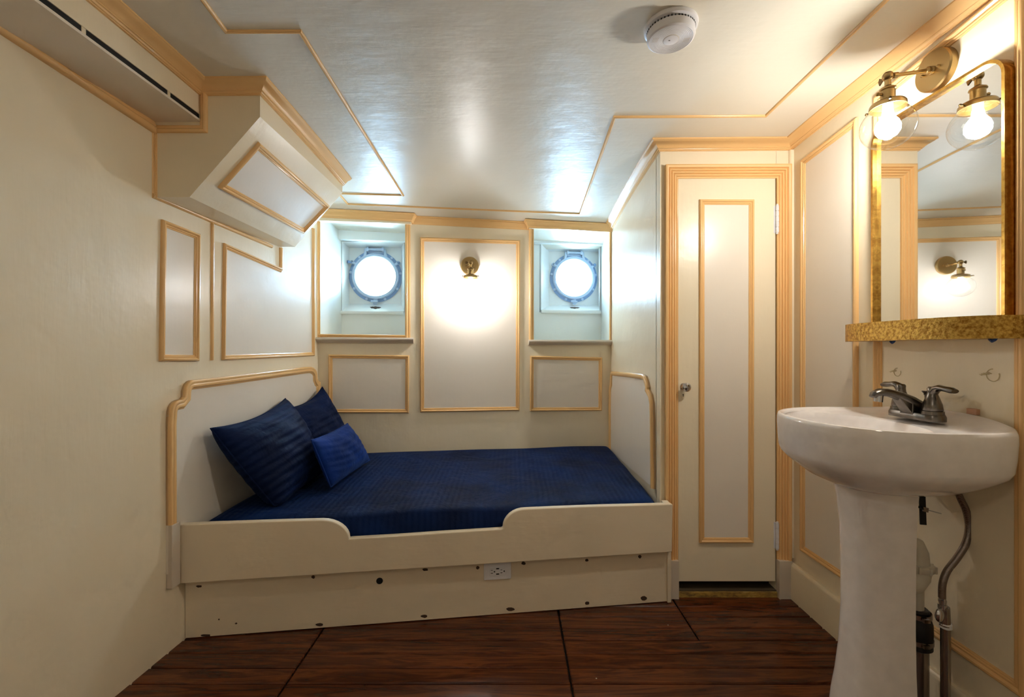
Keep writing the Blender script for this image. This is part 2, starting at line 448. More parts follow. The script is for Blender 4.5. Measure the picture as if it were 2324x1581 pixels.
def niche(name, label, X0, X1, light_liner, zlo, hole, plate, beam_y, ledge, cpx, cpy):
    """hull panel with a splayed box behind it, holding the porthole plate with a round opening"""
    b = MB()
    z0, z1 = zlo - 0.03, zn + 0.03
    hp = [P_HULL.at(*q) for q in [(hole[0], hole[2]), (hole[1], hole[2]), (hole[1], hole[3]), (hole[0], hole[3])]]
    gp = [P_PORT.at(*q) for q in [(plate[0], plate[2]), (plate[1], plate[2]), (plate[1], plate[3]), (plate[0], plate[3])]]
    h = lambda X, z: V((X, bky(X) + HB, z))
    oc = [h(X0, z1), h(X1, z1), h(X1, z0), h(X0, z0)]
    for i in range(4):
        j = (i + 1) % 4
        b.prism([oc[i], oc[j], hp[j], hp[i]], P_HULL.n * -0.015)
        # splayed sides, with a little thickness
        o1 = (hp[i] - hp[(i + 2) % 4]).normalized() * 0.02; o2 = (hp[j] - hp[(j + 2) % 4]).normalized() * 0.02
        b.loft([[hp[i], hp[j], gp[j], gp[i]], [hp[i] + o1, hp[j] + o2, gp[j] + o2, gp[i] + o1]])
    # porthole plate, round hole
    c = P_PORT.at(cpx, cpy); r = 0.151; n = 48
    U = V((1, 0.138, 0)).normalized(); Z = V((0, 0, 1)); N = P_PORT.n
    loc = lambda q: ((q - c).dot(U), (q - c).z)
    xs = [loc(q) for q in gp]; xa = min(q[0] for q in xs) - 0.04; xb = max(q[0] for q in xs) + 0.04
    za = min(q[1] for q in xs) - 0.04; zb = max(q[1] for q in xs) + 0.04
    inner, outer = [], []
    for k in range(n):
        t = 2 * PI * k / n; cx, cz = math.cos(t), math.sin(t)
        inner.append((cx * r, cz * r))
        sc = min((xb if cx > 0 else xa) / cx if abs(cx) > 1e-6 else 9, (zb if cz > 0 else za) / cz if abs(cz) > 1e-6 else 9)
        outer.append((cx * sc, cz * sc))
    w = lambda q, off: c + U * q[0] + Z * q[1] + N * off
    rings = [[w(q, 0) for q in outer], [w(q, 0) for q in inner], [w(q, -0.05) for q in inner], [w(q, -0.05) for q in outer]]
    b.loft(rings + [rings[0]], False, False)
    # top beam and ledge board
    ya, yb = beam_y
    q0 = P_HULL.at(cpx, ya, 0.05).z; q1 = P_HULL.at(cpx, yb, 0.05).z
    prof = [(0, q0), (0, q0 + 0.02), (0.012, q0 + 0.012), (0.03, q0 - 0.001), (0.05, q0 - 0.004), (0.05, q1), (0, q1)]
    b.loft([[h(X, z) + P_HULL.n * a for a, z in prof] for X in (X0, X1)])
    la, lb = P_HULL.at(cpx, ledge[2], 0.015).z, P_HULL.at(cpx, ledge[3], 0.015).z
    b.loft([[h(X, z) + P_HULL.n * a for a, z in [(-0.01, la), (0.015, la), (0.018, (la + lb) / 2), (0.015, lb), (-0.01, lb)]] for X in (P_HULL.at(ledge[0], 700).x, P_HULL.at(ledge[1], 700).x)])
    root = thing(name, label, 'window', c, kind='structure')
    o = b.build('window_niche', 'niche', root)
    b = MB()      # added boards at sides and head, cool white standing for daylight
    XA, XB_ = light_liner
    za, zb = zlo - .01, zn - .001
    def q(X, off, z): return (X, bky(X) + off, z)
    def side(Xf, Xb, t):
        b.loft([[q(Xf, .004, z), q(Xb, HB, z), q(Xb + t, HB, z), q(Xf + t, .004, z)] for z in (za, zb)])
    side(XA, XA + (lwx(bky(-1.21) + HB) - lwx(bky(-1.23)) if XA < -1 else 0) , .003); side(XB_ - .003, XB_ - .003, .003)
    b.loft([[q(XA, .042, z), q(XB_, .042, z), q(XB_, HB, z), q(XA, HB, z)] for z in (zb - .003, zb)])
    b.build('niche_daylight_boards', 'niche', root, 0)
    return root, c, U, N

def porthole(root, c, U, N, swing, hinge_w=0.075):
    Z = V((0, 0, 1)); P = lambda a, z, n: c + U * a + Z * z + N * n
    pol = lambda r, t, n: P(r * math.cos(math.radians(t)), r * math.sin(math.radians(t)), n)
    b = MB(); b.revolve(P(0, 0, 0), N, [(0.0, 0.190), (0.008, 0.190), (0.010, 0.187), (0.011, 0.158), (0.004, 0.155), (-0.02, 0.152), (0.0, 0.190)], 64, False)
    b.build('flange', 'port', root)
    b = MB(); b.revolve(P(0, 0, 0), N, [(0.006, 0.169), (0.026, 0.168), (0.031, 0.164), (0.031, 0.160), (0.027, 0.157), (0.027, 0.149), (0.022, 0.145), (0.010, 0.1425), (-0.02, 0.142), (-0.02, 0.150), (0.0, 0.169), (0.006, 0.169)], 64, False)
    for t in (32, 149, -90):        # lugs of the hinged ring
        q0, q1 = pol(0.160, t, 0.018), pol(0.196, t, 0.018)
        b.tube([q0, pol(0.178, t, 0.018), q1], [(0.020, 0.011), (0.013, 0.010), (0.012, 0.009)], 12)
        b.revolve(pol(0.192, t, 0.008), N, [(0, 0.014), (0.02, 0.014)], 16)
    for sx in (-1, 1):
        b.tube([P(sx * hinge_w * 0.98, 0.145, 0.02), P(sx * hinge_w * 0.92, 0.175, 0.024), P(sx * hinge_w * 0.9, 0.200, 0.026)], [(0.014, 0.012), (0.010, 0.010), (0.010, 0.010)], 10)
    rim = b.build('rim', 'portrim', root)
    b = MB()
    for t in (32, 149): b.revolve(pol(0.192, t, 0.026), N, [(0, 0.0075), (0.003, 0.0075)], 14)
    b.build('lug_hole', 'dark', rim)
    for t in (50, 8, -30, -68, -111, -149, 172, 130):
        b = MB(); b.revolve(pol(0.179, t, 0.008), N, [(0, 0.0105), (0.006, 0.0105), (0.009, 0.008), (0.0095, 0.0)], 14, False); b.build('bolt', 'portrim', root)
    b = MB()
    b.cyl(P(-hinge_w * 0.72, 0.194, 0.03), P(hinge_w * 0.72, 0.194, 0.03), 0.009, n=14)
    for sx in (-1, 1): b.cyl(P(sx * hinge_w * 0.62, 0.194, 0.03), P(sx * hinge_w * 0.82, 0.194, 0.03), 0.016, n=16)
    b.loft([[P(x, z, 0.012) for x, z in [(-.058, .170), (.058, .170), (.058, .204), (-.058, .204)]], [P(x, z, 0.0) for x, z in [(-.058, .170), (.058, .170), (.058, .204), (-.058, .204)]]])
    b.build('hinge', 'portrim', root)
    b = MB(); b.revolve(P(0, 0, 0.004), N, [(0, 0.0), (0, 0.1418), (0.006, 0.1418), (0.006, 0.0)], 48, False); b.build('pane', 'pane', root)
    for t, d in swing:
        b = MB(); q = pol(0.186, t, 0.02)
        b.tube([q, q + d * 0.55, q + d], 0.0065, 10); b.tube([q + d * 0.6, q + d * 1.0], 0.011, 12)
        b.build('dog_bolt', 'port', root)
    b = MB(); b.revolve(pol(0.196, -90, 0.022), N, [(0, 0.014), (0.008, 0.016), (0.012, 0.008)], 14); b.tube([P(-0.03, -0.186, 0.034), P(0.02, -0.190, 0.036)], 0.009, 10)
    b.build('dog_nut', 'portrim', root)
    # daylight portal in the opening (sampling guide for the sky)
    ld = bpy.data.lights.new('daylight_portal', 'AREA'); ld.shape = 'SQUARE'; ld.size = 0.31
    try: ld.cycles.is_portal = True
    except Exception: pass
    lo = bpy.data.objects.new('daylight_portal', ld); COL.objects.link(lo)
    lo.location = P(0, 0, -0.056); lo.rotation_euler = N.to_track_quat('-Z', 'Y').to_euler()
    # rust stain on the ledge under the dog
    return rim

w1, c1, U1, N1 = niche('window_1', 'left porthole in its niche whitened for daylight, round brass-bolted frame painted blue-grey with a swung-out bolt', -1.34, pL1 + 0.05, (P_BACK.at(722, 700).x + .003, pL1), zsillL,
    (776, 917, 548, 706), (793, 911, 562, 689), (518, 545), (773, 916, 706, 713), 853, 627.5)
porthole(w1, c1, U1, N1, [(149, V((-0.035, 0.022, 0.0)) + N1 * 0.055), (32, V((0.012, 0.02, 0.0)) + N1 * 0.03)])
w2, c2, U2, N2 = niche('window_2', 'right porthole in its niche whitened for daylight, nearest the closet door, round frame painted blue-grey', pR0 - 0.05, SX + 0.04, (pR0, SX - .0005), zsillR,
    (1228, 1361, 545, 704), (1246, 1358, 571, 692), (530, 553), (1228, 1363, 704, 711), 1301.5, 631)
porthole(w2, c2, U2, N2, [(32, V((0.004, 0, 0.004)) + N2 * 0.02)])
for (wr, cc, UU, NN, px, py, pl) in ((w1, c1, U1, N1, 852, 697, 0), (w2, c2, U2, N2, 1304, 699, 0)):
    # the sloping ledge between hull panel and plate: chipped paint
    b = MB(); q = P_HULL.at(px, py + 8); q2 = P_PORT.at(px, py - 8)
    a = P_HULL.at(px, 706 if wr is w1 else 704); e = P_PORT.at(px, 689 if wr is w1 else 692)
    for k, (t, s, rr) in enumerate([(0.45, 0, 0.022), (0.5, -0.02, 0.012), (0.48, 0.022, 0.012)]):
        m = a.lerp(e, t); dirv = (e - a).normalized(); nn = UU.cross(dirv); nn = nn if nn.z > 0 else -nn
        pts = [m + UU * (s + rr * 1.5 * math.cos(j * PI / 6)) + dirv * rr * math.sin(j * PI / 6) * (1 + 0.3 * math.sin(3 * j)) for j in range(12)]
        b.prism([p + nn * 0.0006 for p in pts], nn * 0.0008)
    b.build('paint_chip', 'chip', wr)

# ------------------------------------------------------------------ mouldings
def prof_flat(w, h):
    return [(0, 0), (0, .55 * h), (.06 * w, .8 * h), (.2 * w, h), (.36 * w, h), (.5 * w, .72 * h), (.55 * w, .5 * h), (.63 * w, .62 * h), (.74 * w, .62 * h), (.8 * w, .35 * h), (.9 * w, .42 * h), (w, .3 * h), (w, 0)]
def prof_half(w, h):
    return [(w * .5 - w * .5 * math.cos(PI * k / 8), h * math.sin(PI * k / 8)) for k in range(9)]
def prof_crown(p, hh):
    return [(0, 0), (p, 0), (p, .006), (p - .005, .009), (p * .82, .013), (p * .62, hh * .38), (p * .46, hh * .58), (p * .34, hh * .70), (p * .34, hh * .76), (p * .26, hh * .80), (p * .22, hh * .90), (p * .14, hh * .93), (p * .14, hh), (0, hh)]
TR = [0]
def trim(mb, label, mat='peach', cat='moulding'):
    TR[0] += 1
    return struct(mb, 'trim_%d' % TR[0], mat, label, cat)

def frame(plane, px, w, h, label, closed=True, inner=None, prof=None, flip=None, off=0.0):
    pts = [plane.at(x, y, off) for x, y in px]
    mb = MB()
    c = sum(pts, V()) / len(pts)
    # inward side
    t = (pts[1] - pts[0]); l = plane.n.cross(t)
    fl = flip if flip is not None else (1 if l.dot(c - pts[0]) > 0 else -1)
    mb.sweep(pts, plane.n, (prof or prof_flat)(w, h), closed, fl)
    o = trim(mb, label)
    if inner:
        ip = [plane.at(x, y, off) for x, y in (px if inner is True else inner)]
        cc = sum(ip, V()) / len(ip)
        ip = [p + (cc - p).normalized() * w * 0.9 for p in ip] if inner is True else ip
        m2 = MB(); m2.prism([p + plane.n * 0.0002 for p in ip], plane.n * 0.0016)
        q = m2.build('panel', 'panel', o, 0); q['label'] = 'pale grey-white painted panel field'
    return o

# left wall frames
frame(P_LEFT, [(364.5, 497.5), (450, 531), (447.5, 819), (360, 819)], 0.024, 0.014, 'narrow upright peach moulding frame on the left wall', inner=True)
frame(P_LEFT, [(637, 609), (506, 551), (502.5, 817), (711, 807), (711, 519)], 0.022, 0.013, 'large peach moulding frame on the left wall, cut off by the overhead casing', closed=False,
      inner=[(636, 606), (510, 555), (508, 813), (709, 803), (709, 519), (640, 545)], flip=None)
b = MB(); b.sweep([P_LEFT.at(478, 505), P_LEFT.at(477, 817)], P_LEFT.n, prof_half(0.016, 0.009)); trim(b, 'single thin upright peach strip between the two frames on the left wall')
b = MB(); b.sweep([P_LEFT.at(633.5, 561), P_LEFT.at(633.5, 606)], P_LEFT.n, prof_half(0.026, 0.012)); trim(b, 'short upright peach strip under the far end of the overhead casing')

# ------------------------------------------------------------------ overhead casing and duct (left)
BY0, BY1 = F / 627, F / 422
cs = [(-0.912, 0.8405), (-1.167, 0.550)]
b = MB()
poly = [(-0.912, BY0, ZT), (-0.912, BY0, R(.8405)), (-1.167, BY0, R(.550)), (lwx(BY0) - .02, BY0, R(.550)), (lwx(BY0) - .02, BY0, ZT)]
b.prism(poly, (0, BY1 - BY0, 0))
struct(b, 'wall_casing', 'cream', 'boxed-in overhead casing with a sloping underside, projecting above the pillows', 'casing')
AX = -1.128
b = MB(); b.box((AX - .003, -1.4, R(.848)), (AX, BY0, ZT)); b.box((lwx(0) + .02, -1.4, R(.93)), (AX, BY0, ZT))
o = struct(b, 'wall_duct', 'cream', 'long cream ventilation duct running along the top of the left wall', 'duct')
b = MB(); b.prism([(lwx(-1.4) - .01, -1.4, R(.822)), (AX + .002, -1.4, R(.822)), (AX + .002, BY0, R(.822)), (lwx(BY0) - .01, BY0, R(.822))], (0, 0, 0.008)); q = b.build('bottom_panel', 'panel', o)
b = MB(); b.box((AX - .10, -1.4, R(.8305)), (AX - .0035, BY0 - .003, R(.93))); b.build('slot_shade', 'dark', o)  # added black block, gives the slot its inner shade as colour
for x, y in ((192, 68), (385, 217)):
    yy = F * abs(AX) / (CX - x); b = MB(); b.box((AX - .012, yy - .006, R(.826)), (AX - .002, yy + .006, R(.85))); b.build('spacer', 'cream', o)
# sloping face frame
P_SLOPE = Plane((-0.912, BY0, R(.8405)), V((.2905, 0, -.255)))
frame(P_SLOPE, [(586, 321), (746, 465), (686, 528), (493, 424)], 0.026, 0.013, 'peach moulding frame on the sloping underside of the overhead casing', inner=True)
P_BF = Plane((0, BY0, 0), (0, -1, 0))
b = MB(); b.sweep([P_BF.at(345, 302), P_BF.at(472, 302), P_BF.at(472, 205)], P_BF.n, prof_flat(0.027, 0.012), False, -1 if P_BF.n.cross(P_BF.at(472, 302) - P_BF.at(345, 302)).z < 0 else 1)
trim(b, 'peach L-shaped moulding on the front face of the casing, framing the duct end')
b = MB(); b.sweep([P_BF.at(346, 303), P_BF.at(346, 449)], P_BF.n, prof_flat(0.018, 0.01), False, 1 if P_BF.n.cross(V((0, 0, -1))).x > 0 else -1)
trim(b, 'short upright peach moulding where the casing front meets the left wall')
b = MB(); b.sweep([P_LEFT.at(345, 449), P_LEFT.at(480, 506), P_LEFT.at(616, 563)], P_LEFT.n, prof_half(0.018, 0.010), False, 1)
trim(b, 'thin double peach moulding along the left wall under the overhead casing')
pa, pb = P_LEFT.at(0, 78), P_LEFT.at(347, 302); pn = pa + (pa - pb) * 4
b = MB(); b.sweep([pn, pb], P_LEFT.n, prof_flat(0.044, 0.018), False, -1 if P_LEFT.n.cross(pb - pn).z < 0 else 1)
trim(b, 'wide peach moulding along the left wall below the ventilation duct')

# ------------------------------------------------------------------ crown mouldings
def crown(path, label, p=0.05, hh=0.042, flip=1, mat='peach'):
    out = []
    for i in range(len(path) - 1):
        a, c = path[i], path[i + 1]; k = max(1, int(abs(c[1] - a[1]) / 0.12))
        for j in range(k): out.append((a[0] + (c[0] - a[0]) * j / k, a[1] + (c[1] - a[1]) * j / k))
    out.append(path[-1][:2])
    pts = [V((x, y, ceil_z(x, y) + 0.0015)) for x, y in out]
    b = MB(); b.sweep(pts, (0, 0, -1), prof_crown(p, hh), False, flip)
    return trim(b, label, mat, 'cornice')
crown([(AX, -1.4), (AX, BY0), (-0.912, BY0), (-0.912, BY1)], 'peach cornice along the ventilation duct and round the overhead casing', flip=1)
crown([(SX, bky(SX)), (SX, DY), (RX, DY), (RX, -1.4)], 'peach cornice over the bed end, closet door and right wall', flip=1)
xl, xr = P_BACK.at(932, 510, 0.035).x, P_BACK.at(1201, 520, 0.035).x
def fascia(X0, X1, o):
    b = MB(); blk(b, X0, X1, R(.79), ZT, -o, 0.0); return b
crown([(lwx(2.88), bky(lwx(2.88)) - .03), (xl, bky(xl) - .03), (xl + .004, bky(xl))], 'peach cornice over the left porthole niche', 0.034, 0.05, 1)
crown([(xl - .01, bky(xl - .01)), (xr + .01, bky(xr + .01))], 'thin peach cornice between the two porthole niches', 0.02, 0.052, 1)
crown([(xr - .004, bky(xr)), (xr, bky(xr) - .03), (SX, bky(SX) - .03)], 'peach cornice over the right porthole niche', 0.034, 0.05, 1)
for X0, X1, zz, lb in ((lwx(2.88), xl, ztopL, 'cream board behind the cornice over the left niche'), (xr, SX, ztopR, 'cream board behind the cornice over the right niche')):
    b = MB(); blk(b, X0, X1, ceil_z(0, 3.0) - .055, ZT, -.031, 0.0); trim(b, lb, 'cream', 'board')

# ceiling bead
def bead(px, label, w=0.014, h=0.008):
    pts = []
    for i in range(len(px) - 1):
        a, c = px[i], px[i + 1]; k = max(1, int(max(abs(a[0] - c[0]), abs(a[1] - c[1])) / 40))
        for j in range(k): pts.append(ceil_at(a[0] + (c[0] - a[0]) * j / k, a[1] + (c[1] - a[1]) * j / k))
    pts.append(ceil_at(*px[-1]))
    b = MB(); b.sweep(pts, [ceil_n(p) for p in pts], [(a - w / 2, hh - .0005) for a, hh in prof_half(w, h)], False, 1)
    return trim(b, label, 'peach', 'ceiling bead')
bead([(100, -490), (380, -110), (513, 70.5), (681, 70.5), (914, 442.5), (700, 436)], 'thin peach ceiling bead with a step, on the left of the ceiling')
bead([(752, 420), (789, 462), (1316, 484.5), (1395, 264.5), (1738, 262), (2110, -95), (2520, -488)], 'thin peach ceiling bead along the portholes and over the closet door')

# ------------------------------------------------------------------ back wall trims
frame(P_BACK, [(953.5, 538.5), (1180, 545.5), (1179, 931), (953.5, 935)], 0.026, 0.014, 'tall central peach moulding frame behind the lit back sconce', inner=True)
frame(P_BACK, [(746, 804), (929, 806), (928, 936.5), (746, 936.5)], 0.024, 0.013, 'low peach moulding frame under the left porthole', inner=True)
frame(P_BACK, [(1203, 807), (1366, 810.5), (1365.5, 931.5), (1202.5, 932.5)], 0.024, 0.013, 'low peach moulding frame under the right porthole', inner=True)
def vstrip(pl, x, y0, y1, w, h, label, flip, mat='peach', pf=prof_flat):
    b = MB(); b.sweep([pl.at(x, y0), pl.at(x, y1)], pl.n, pf(w, h), False, flip); return trim(b, label, mat)
vstrip(P_BACK, 719.5, 500, 766, 0.020, 0.012, 'upright peach strip on the left edge of the left niche', 1)
vstrip(P_BACK, 919.5, 509, 766, 0.033, 0.014, 'upright peach strip on the right edge of the left niche', 1)
vstrip(P_BACK, 1200.5, 520, 772, 0.032, 0.014, 'upright peach strip on the left edge of the right niche', 1)
vstrip(P_BACK, 1382.5, 522, 772, 0.016, 0.012, 'upright peach strip on the right edge of the right niche', 1)
b = MB(); b.sweep([P_BACK.at(722, 757.5), P_BACK.at(921, 760)], P_BACK.n, prof_flat(0.018, 0.012), False, -1); trim(b, 'level peach strip at the foot of the left niche opening')
def sill(x0, x1, ya, yb, label):
    z0 = P_BACK.at((x0 + x1) / 2, ya, .03).z; hh = P_BACK.at(x0, yb, .03).z - P_BACK.at(x0, ya, .03).z
    prof = [(0, 0), (.030, 0), (.036, -.006), (.037, -.013), (.033, -.02), (.022, hh * .72), (.02, hh * .8), (.012, hh), (0, hh)]
    A = P_BACK.at(x0, 770, .0); B = P_BACK.at(x1, 770, .0); n = P_BACK.n
    b = MB(); b.loft([[V((q.x, q.y, z0 + h)) + n * a for a, h in prof] for q in (A, B)]); trim(b, label, 'plinth', 'sill')
sill(719, 939, 765.5, 778, 'rounded greyish sill shelf under the left niche')
sill(1199, 1388, 771, 783, 'rounded greyish sill shelf under the right niche')

# ------------------------------------------------------------------ right wall trims
frame(P_RIGHT, [(1821, 364), (1949, 266), (1949, 1336), (1819.5, 1248)], 0.026, 0.013, 'tall peach moulding frame with a sloping top on the right wall beside the closet door', inner=True)
frame(P_RIGHT, [(1987, 222), (2335, -65), (2335, 1590), (1987, 1348)], 0.030, 0.014, 'peach moulding frame on the right wall round the mirror and sink')
b = MB(); b.sweep([P_RIGHT.at(1793, 1269), P_RIGHT.at(1793, 1269) + V((0, -3.3, 0))], P_RIGHT.n, [(0, 0), (0, .012), (.006, .018), (.014, .020), (.185, .020), (.185, 0)], False, 1 if P_RIGHT.n.cross(V((0, -1, 0))).z < 0 else -1)
struct(b, 'baseboard_right', 'cream', 'tall cream baseboard along the right wall', 'baseboard')
b = MB(); b.cyl((RX - .004, DY - .006, R((792 - 1262) / 491)), (RX - .004, DY - .006, R(.915)), .012, n=16); trim(b, 'slim cream corner bead between the closet wall and right wall', 'cream')

# ------------------------------------------------------------------ closet door
door = thing('door_1', 'narrow cream closet door with a peach moulding frame and a chrome knob', 'door', ((DL + DR) / 2, DY, DB), kind='structure')
b = MB(); b.box((DL + .003, DY - .004, DB), (DR - .003, DY + .030, DT)); b.build('door_leaf', 'cream', door, bevel=.002)
P_DF = Plane((0, DY - .004, 0), (0, -1, 0))
pts = [P_DF.at(x, y) for x, y in ((1586.5, 453), (1710.5, 453.5), (1709, 1230.5), (1586, 1230.5))]
b = MB(); b.sweep(pts, P_DF.n, prof_flat(0.024, 0.012), True, 1 if P_DF.n.cross(pts[1] - pts[0]).z < 0 else -1)
pf = b.build('moulding_frame', 'peach', door)
b = MB(); b.prism([p + V((0, -.0003, 0)) for p in (P_DF.at(1596, 463), P_DF.at(1700, 463), P_DF.at(1700, 1221), P_DF.at(1596, 1221))], (0, -.0016, 0)); b.build('door_panel', 'panel', door, 0)
k = P_DF.at(1551, 877)
b = MB(); b.revolve(k, (0, -1, 0), [(0, .017), (.004, .016), (.006, .008), (.022, .007), (.026, .012), (.032, .0205), (.040, .0205), (.047, .014), (.05, .004), (.0505, 0)], 12, False)
kn = b.build('knob', 'chrome', door, 20); kn['label'] = 'faceted chrome knob'
k = P_DF.at(1550, 897)
b = MB(); b.prism([k + V((.0075 * math.cos(t), 0, .0165 * math.sin(t) * (1 if abs(math.sin(t)) < .99 else 1))) for t in [2 * PI * j / 20 for j in range(20)]], (0, -.002, 0)); kp = b.build('keyhole_plate', 'cream', door)
b = MB(); b.cyl(k + V((0, -.0015, .0045)), k + V((0, -.0032, .0045)), .0024, n=12); b.box(tuple(k + V((-.001, -.0032, -.005))), tuple(k + V((.001, -.0015, .0045)))); b.build('keyhole', 'dark', kp)
for ya, yb in ((466, 528), (1186, 1245)):
    a, c = P_DF.at(1764, ya, .008), P_DF.at(1764, yb, .008)
    b = MB(); L = (c - a).length
    for j in range(5): b.cyl(a + V((0, 0, -L * (j + .04) / 5)), a + V((0, 0, -L * (j + .94) / 5)), .0075, n=14)
    b.cyl(a + V((0, 0, .006)), c - V((0, 0, .006)), .005, n=12); b.box((a.x - .012, DY - .006, c.z), (a.x, DY - .002, a.z))
    b.build('hinge', 'white', door)
# casing and plinths
cpts = [P_DOOR.at(1508, 1268), P_DOOR.at(1508, 377), P_DOOR.at(1790.5, 376), P_DOOR.at(1790.5, 1268)]
def prof_casing(w, h):
    return [(0, 0), (0, h), (.10 * w, h * 1.1), (.22 * w, h * .95), (.27 * w, h * .6), (.33 * w, h * .8), (.42 * w, h * .8), (.46 * w, h * .5), (.52 * w, h * .72), (.62 * w, h * .72), (.66 * w, h * .42), (.72 * w, h * .6), (.82 * w, h * .6), (.86 * w, h * .34), (.93 * w, h * .45), (w, h * .4), (w, 0)]
l = P_DOOR.n.cross(cpts[1] - cpts[0])
b = MB(); b.sweep(cpts, P_DOOR.n, prof_casing(0.060, 0.024), False, 1 if l.x > 0 else -1); trim(b, 'wide fluted peach casing round the closet door', 'peach', 'door casing')
for x0, x1, lb in ((1510, 1536, 'greyish plinth block at the foot of the left closet door casing'), (1761, 1790, 'greyish plinth block at the foot of the right closet door casing')):
    b = MB(); b.box((P_DOOR.at(x0, 0).x, DY - .028, 0), (P_DOOR.at(x1, 0).x, DY, P_DOOR.at(x0, 1267).z))
    o = trim(b, lb, 'plinth', 'plinth block')
b = MB(); b.loft([[(DL, DY - .006, z), (DR, DY - .006, z), (DR, DY + .12, z), (DL, DY + .12, z)] for z in (0.0, .030)]); trim(b, 'dark worn threshold ledge under the closet door', 'ledge', 'threshold')
b = MB(); b.box((DL, DY - .014, 0), (DR, DY - .0062, .024)); trim(b, 'worn yellow edge strip in front of the closet threshold', 'worn', 'threshold')

# ------------------------------------------------------------------ built-in bed
bed = thing('bed', 'built-in cream berth with a scalloped front rail, panelled headboard and footboard', 'bed', (-0.28, 1.96, 0))
XL, XR = lwx(1.79) + .002, 0.712
def bedpt(X, off, z): return V((X, bedy(X) - off, z))
b = MB(); b.loft([[bedpt(XL, 0, .004), bedpt(XR, 0, .004), bedpt(XR, -.03, .004), bedpt(XL, -.03, .004)], [bedpt(XL, 0, .30), bedpt(XR, 0, .30), bedpt(XR, -.03, .30), bedpt(XL, -.03, .30)]])
base = b.build('base_panel', 'cream_rail', bed, 0)
b = MB(); b.loft([[bedpt(XR - .014, .010, z), bedpt(XR + .004, .010, z), bedpt(XR + .004, -.03, z), bedpt(XR - .014, -.03, z)] for z in (.002, .25)]); b.build('end_batten', 'cream_rail', bed, bevel=.002)
# scalloped rail
rp = [(405, 1325), (405, 1191), (470, 1188), (560, 1185), (650, 1182), (730, 1180)]
for t in range(1, 9):
    a = t / 8 * PI / 2; rp.append((730 + 62 * math.sin(a), 1180 + 43 * (1 - math.cos(a))))
rp += [(797, 1222), (900, 1216), (1000, 1209), (1080, 1204), (1138, 1200.5)]
for t in range(0, 9):
    a = t / 8 * PI / 2; rp.append((1142 + 52 * (1 - math.cos(a)), 1199 - 44 * math.sin(a)))
rp += [(1260, 1152), (1340, 1149), (1430, 1146.5), (1527, 1144), (1525.5, 1252.5)]
rpts = [P_RAIL.at(x, y) for x, y in rp]
xe = rpts[-1].x
rpts = [V((max(p.x, lwx(p.y) + .001), p.y, p.z)) for p in rpts]
b = MB(); b.prism(rpts, P_RAIL.n * -0.029); rail = b.build('front_rail', 'cream_rail', bed, 30, .004)
b = MB()
a0 = rpts[-2]; zt = a0.z
yin = DY - .03
b.loft([[(xe - .030, a0.y + .03, z), (xe, a0.y + .01, z), (xe, yin, z), (xe - .030, yin, z)] for z in (rpts[-1].z, zt - .001)])
b.build('rail_return', 'cream_rail', bed, bevel=.003)
# dark marks and holes on the base
chips = [(452, 1330, 7, 3), (711, 1309, 4, 4), (1084, 1288, 4, 4), (1188, 1277.5, 5, 4), (1332, 1270.5, 4, 4), (1452, 1262.5, 4, 4), (965, 1292, 7, 3.5), (467, 1441, 13, 3), (725, 1417, 9, 4), (963, 1397.5, 8, 4), (1159, 1381.5, 10, 4), (1333, 1368, 5, 4), (1461, 1357, 8, 5), (536, 1414, 3, 2), (497, 1405, 2, 2), (553, 1440, 5, 3)]
P_B2 = Plane(P_BASE.p, P_BASE.n)
rnd = random.Random(3)
for x, y, rx, ry in chips:
    q = [P_B2.at(x + rx * math.cos(t) * rnd.uniform(.75, 1.15), y + ry * math.sin(t) * rnd.uniform(.75, 1.15)) for t in [2 * PI * j / 9 for j in range(9)]]
    b = MB(); b.prism([p + P_BASE.n * .0002 for p in q], P_BASE.n * .0006); b.build('paint_chip', 'chip', base, 0)
q = P_B2.at(861.5, 1317.5); b = MB(); b.revolve(q, P_BASE.n, [(0, .0), (.0003, .0135), (.0009, .0135), (.0012, .0115)], 24); b.build('cable_hole', 'dark', base)
# headboard
hb = MB()
def arc(p0, p1, bulge, n=6):
    """points of a quarter-ish arc between two pixel points, bulging by the given offset"""
    out = []
    for i in range(n + 1):
        t = i / n; mx = p0[0] + (p1[0] - p0[0]) * t + bulge[0] * 4 * t * (1 - t); my = p0[1] + (p1[1] - p0[1]) * t + bulge[1] * 4 * t * (1 - t); out.append((mx, my))
    return out
hp = [(376.5, 1192), (376, 1060), (376, 962)] + arc((377, 945), (405, 906), (-7, -9), 6) + arc((410, 900), (437, 861.5), (-7, -10), 6) + [(520, 852.5), (610, 842)] + [(690, 832.5)] + arc((700, 832), (714, 858), (4, -5), 5) + arc((716, 863), (729, 885), (4, -3), 5) + [(731, 905), (731, 1040)]
hpts = [P_LEFT.at(x, y) for x, y in hp]
ymax = bky(-1.23) - .004
hpts = [V((lwx(min(p.y, ymax)), min(p.y, ymax), p.z)) for p in hpts]
poly = [p + P_LEFT.n * .0 for p in hpts]
bz = .30
b = MB(); b.prism([V((p.x, p.y, p.z)) for p in poly] + [V((poly[-1].x, poly[-1].y, bz)), V((poly[0].x, poly[0].y, bz))], P_LEFT.n * .009)
head = b.build('headboard', 'panel', bed, 20)
fl = 1 if P_LEFT.n.cross(hpts[1] - hpts[0]).y > 0 else -1
b = MB(); b.sweep(hpts, P_LEFT.n, [(0, 0), (0, .017), (.002, .020), (.005, .021), (.012, .0205), (.014, .019), (.016, .0205), (.026, .021), (.029, .019), (.031, .014), (.034, .013), (.038, .010), (.038, 0)], False, fl)
b.build('headboard_moulding', 'peach', bed)
q0 = P_LEFT.at(376.5, 1192); q1 = P_LEFT.at(376.5, 1337)
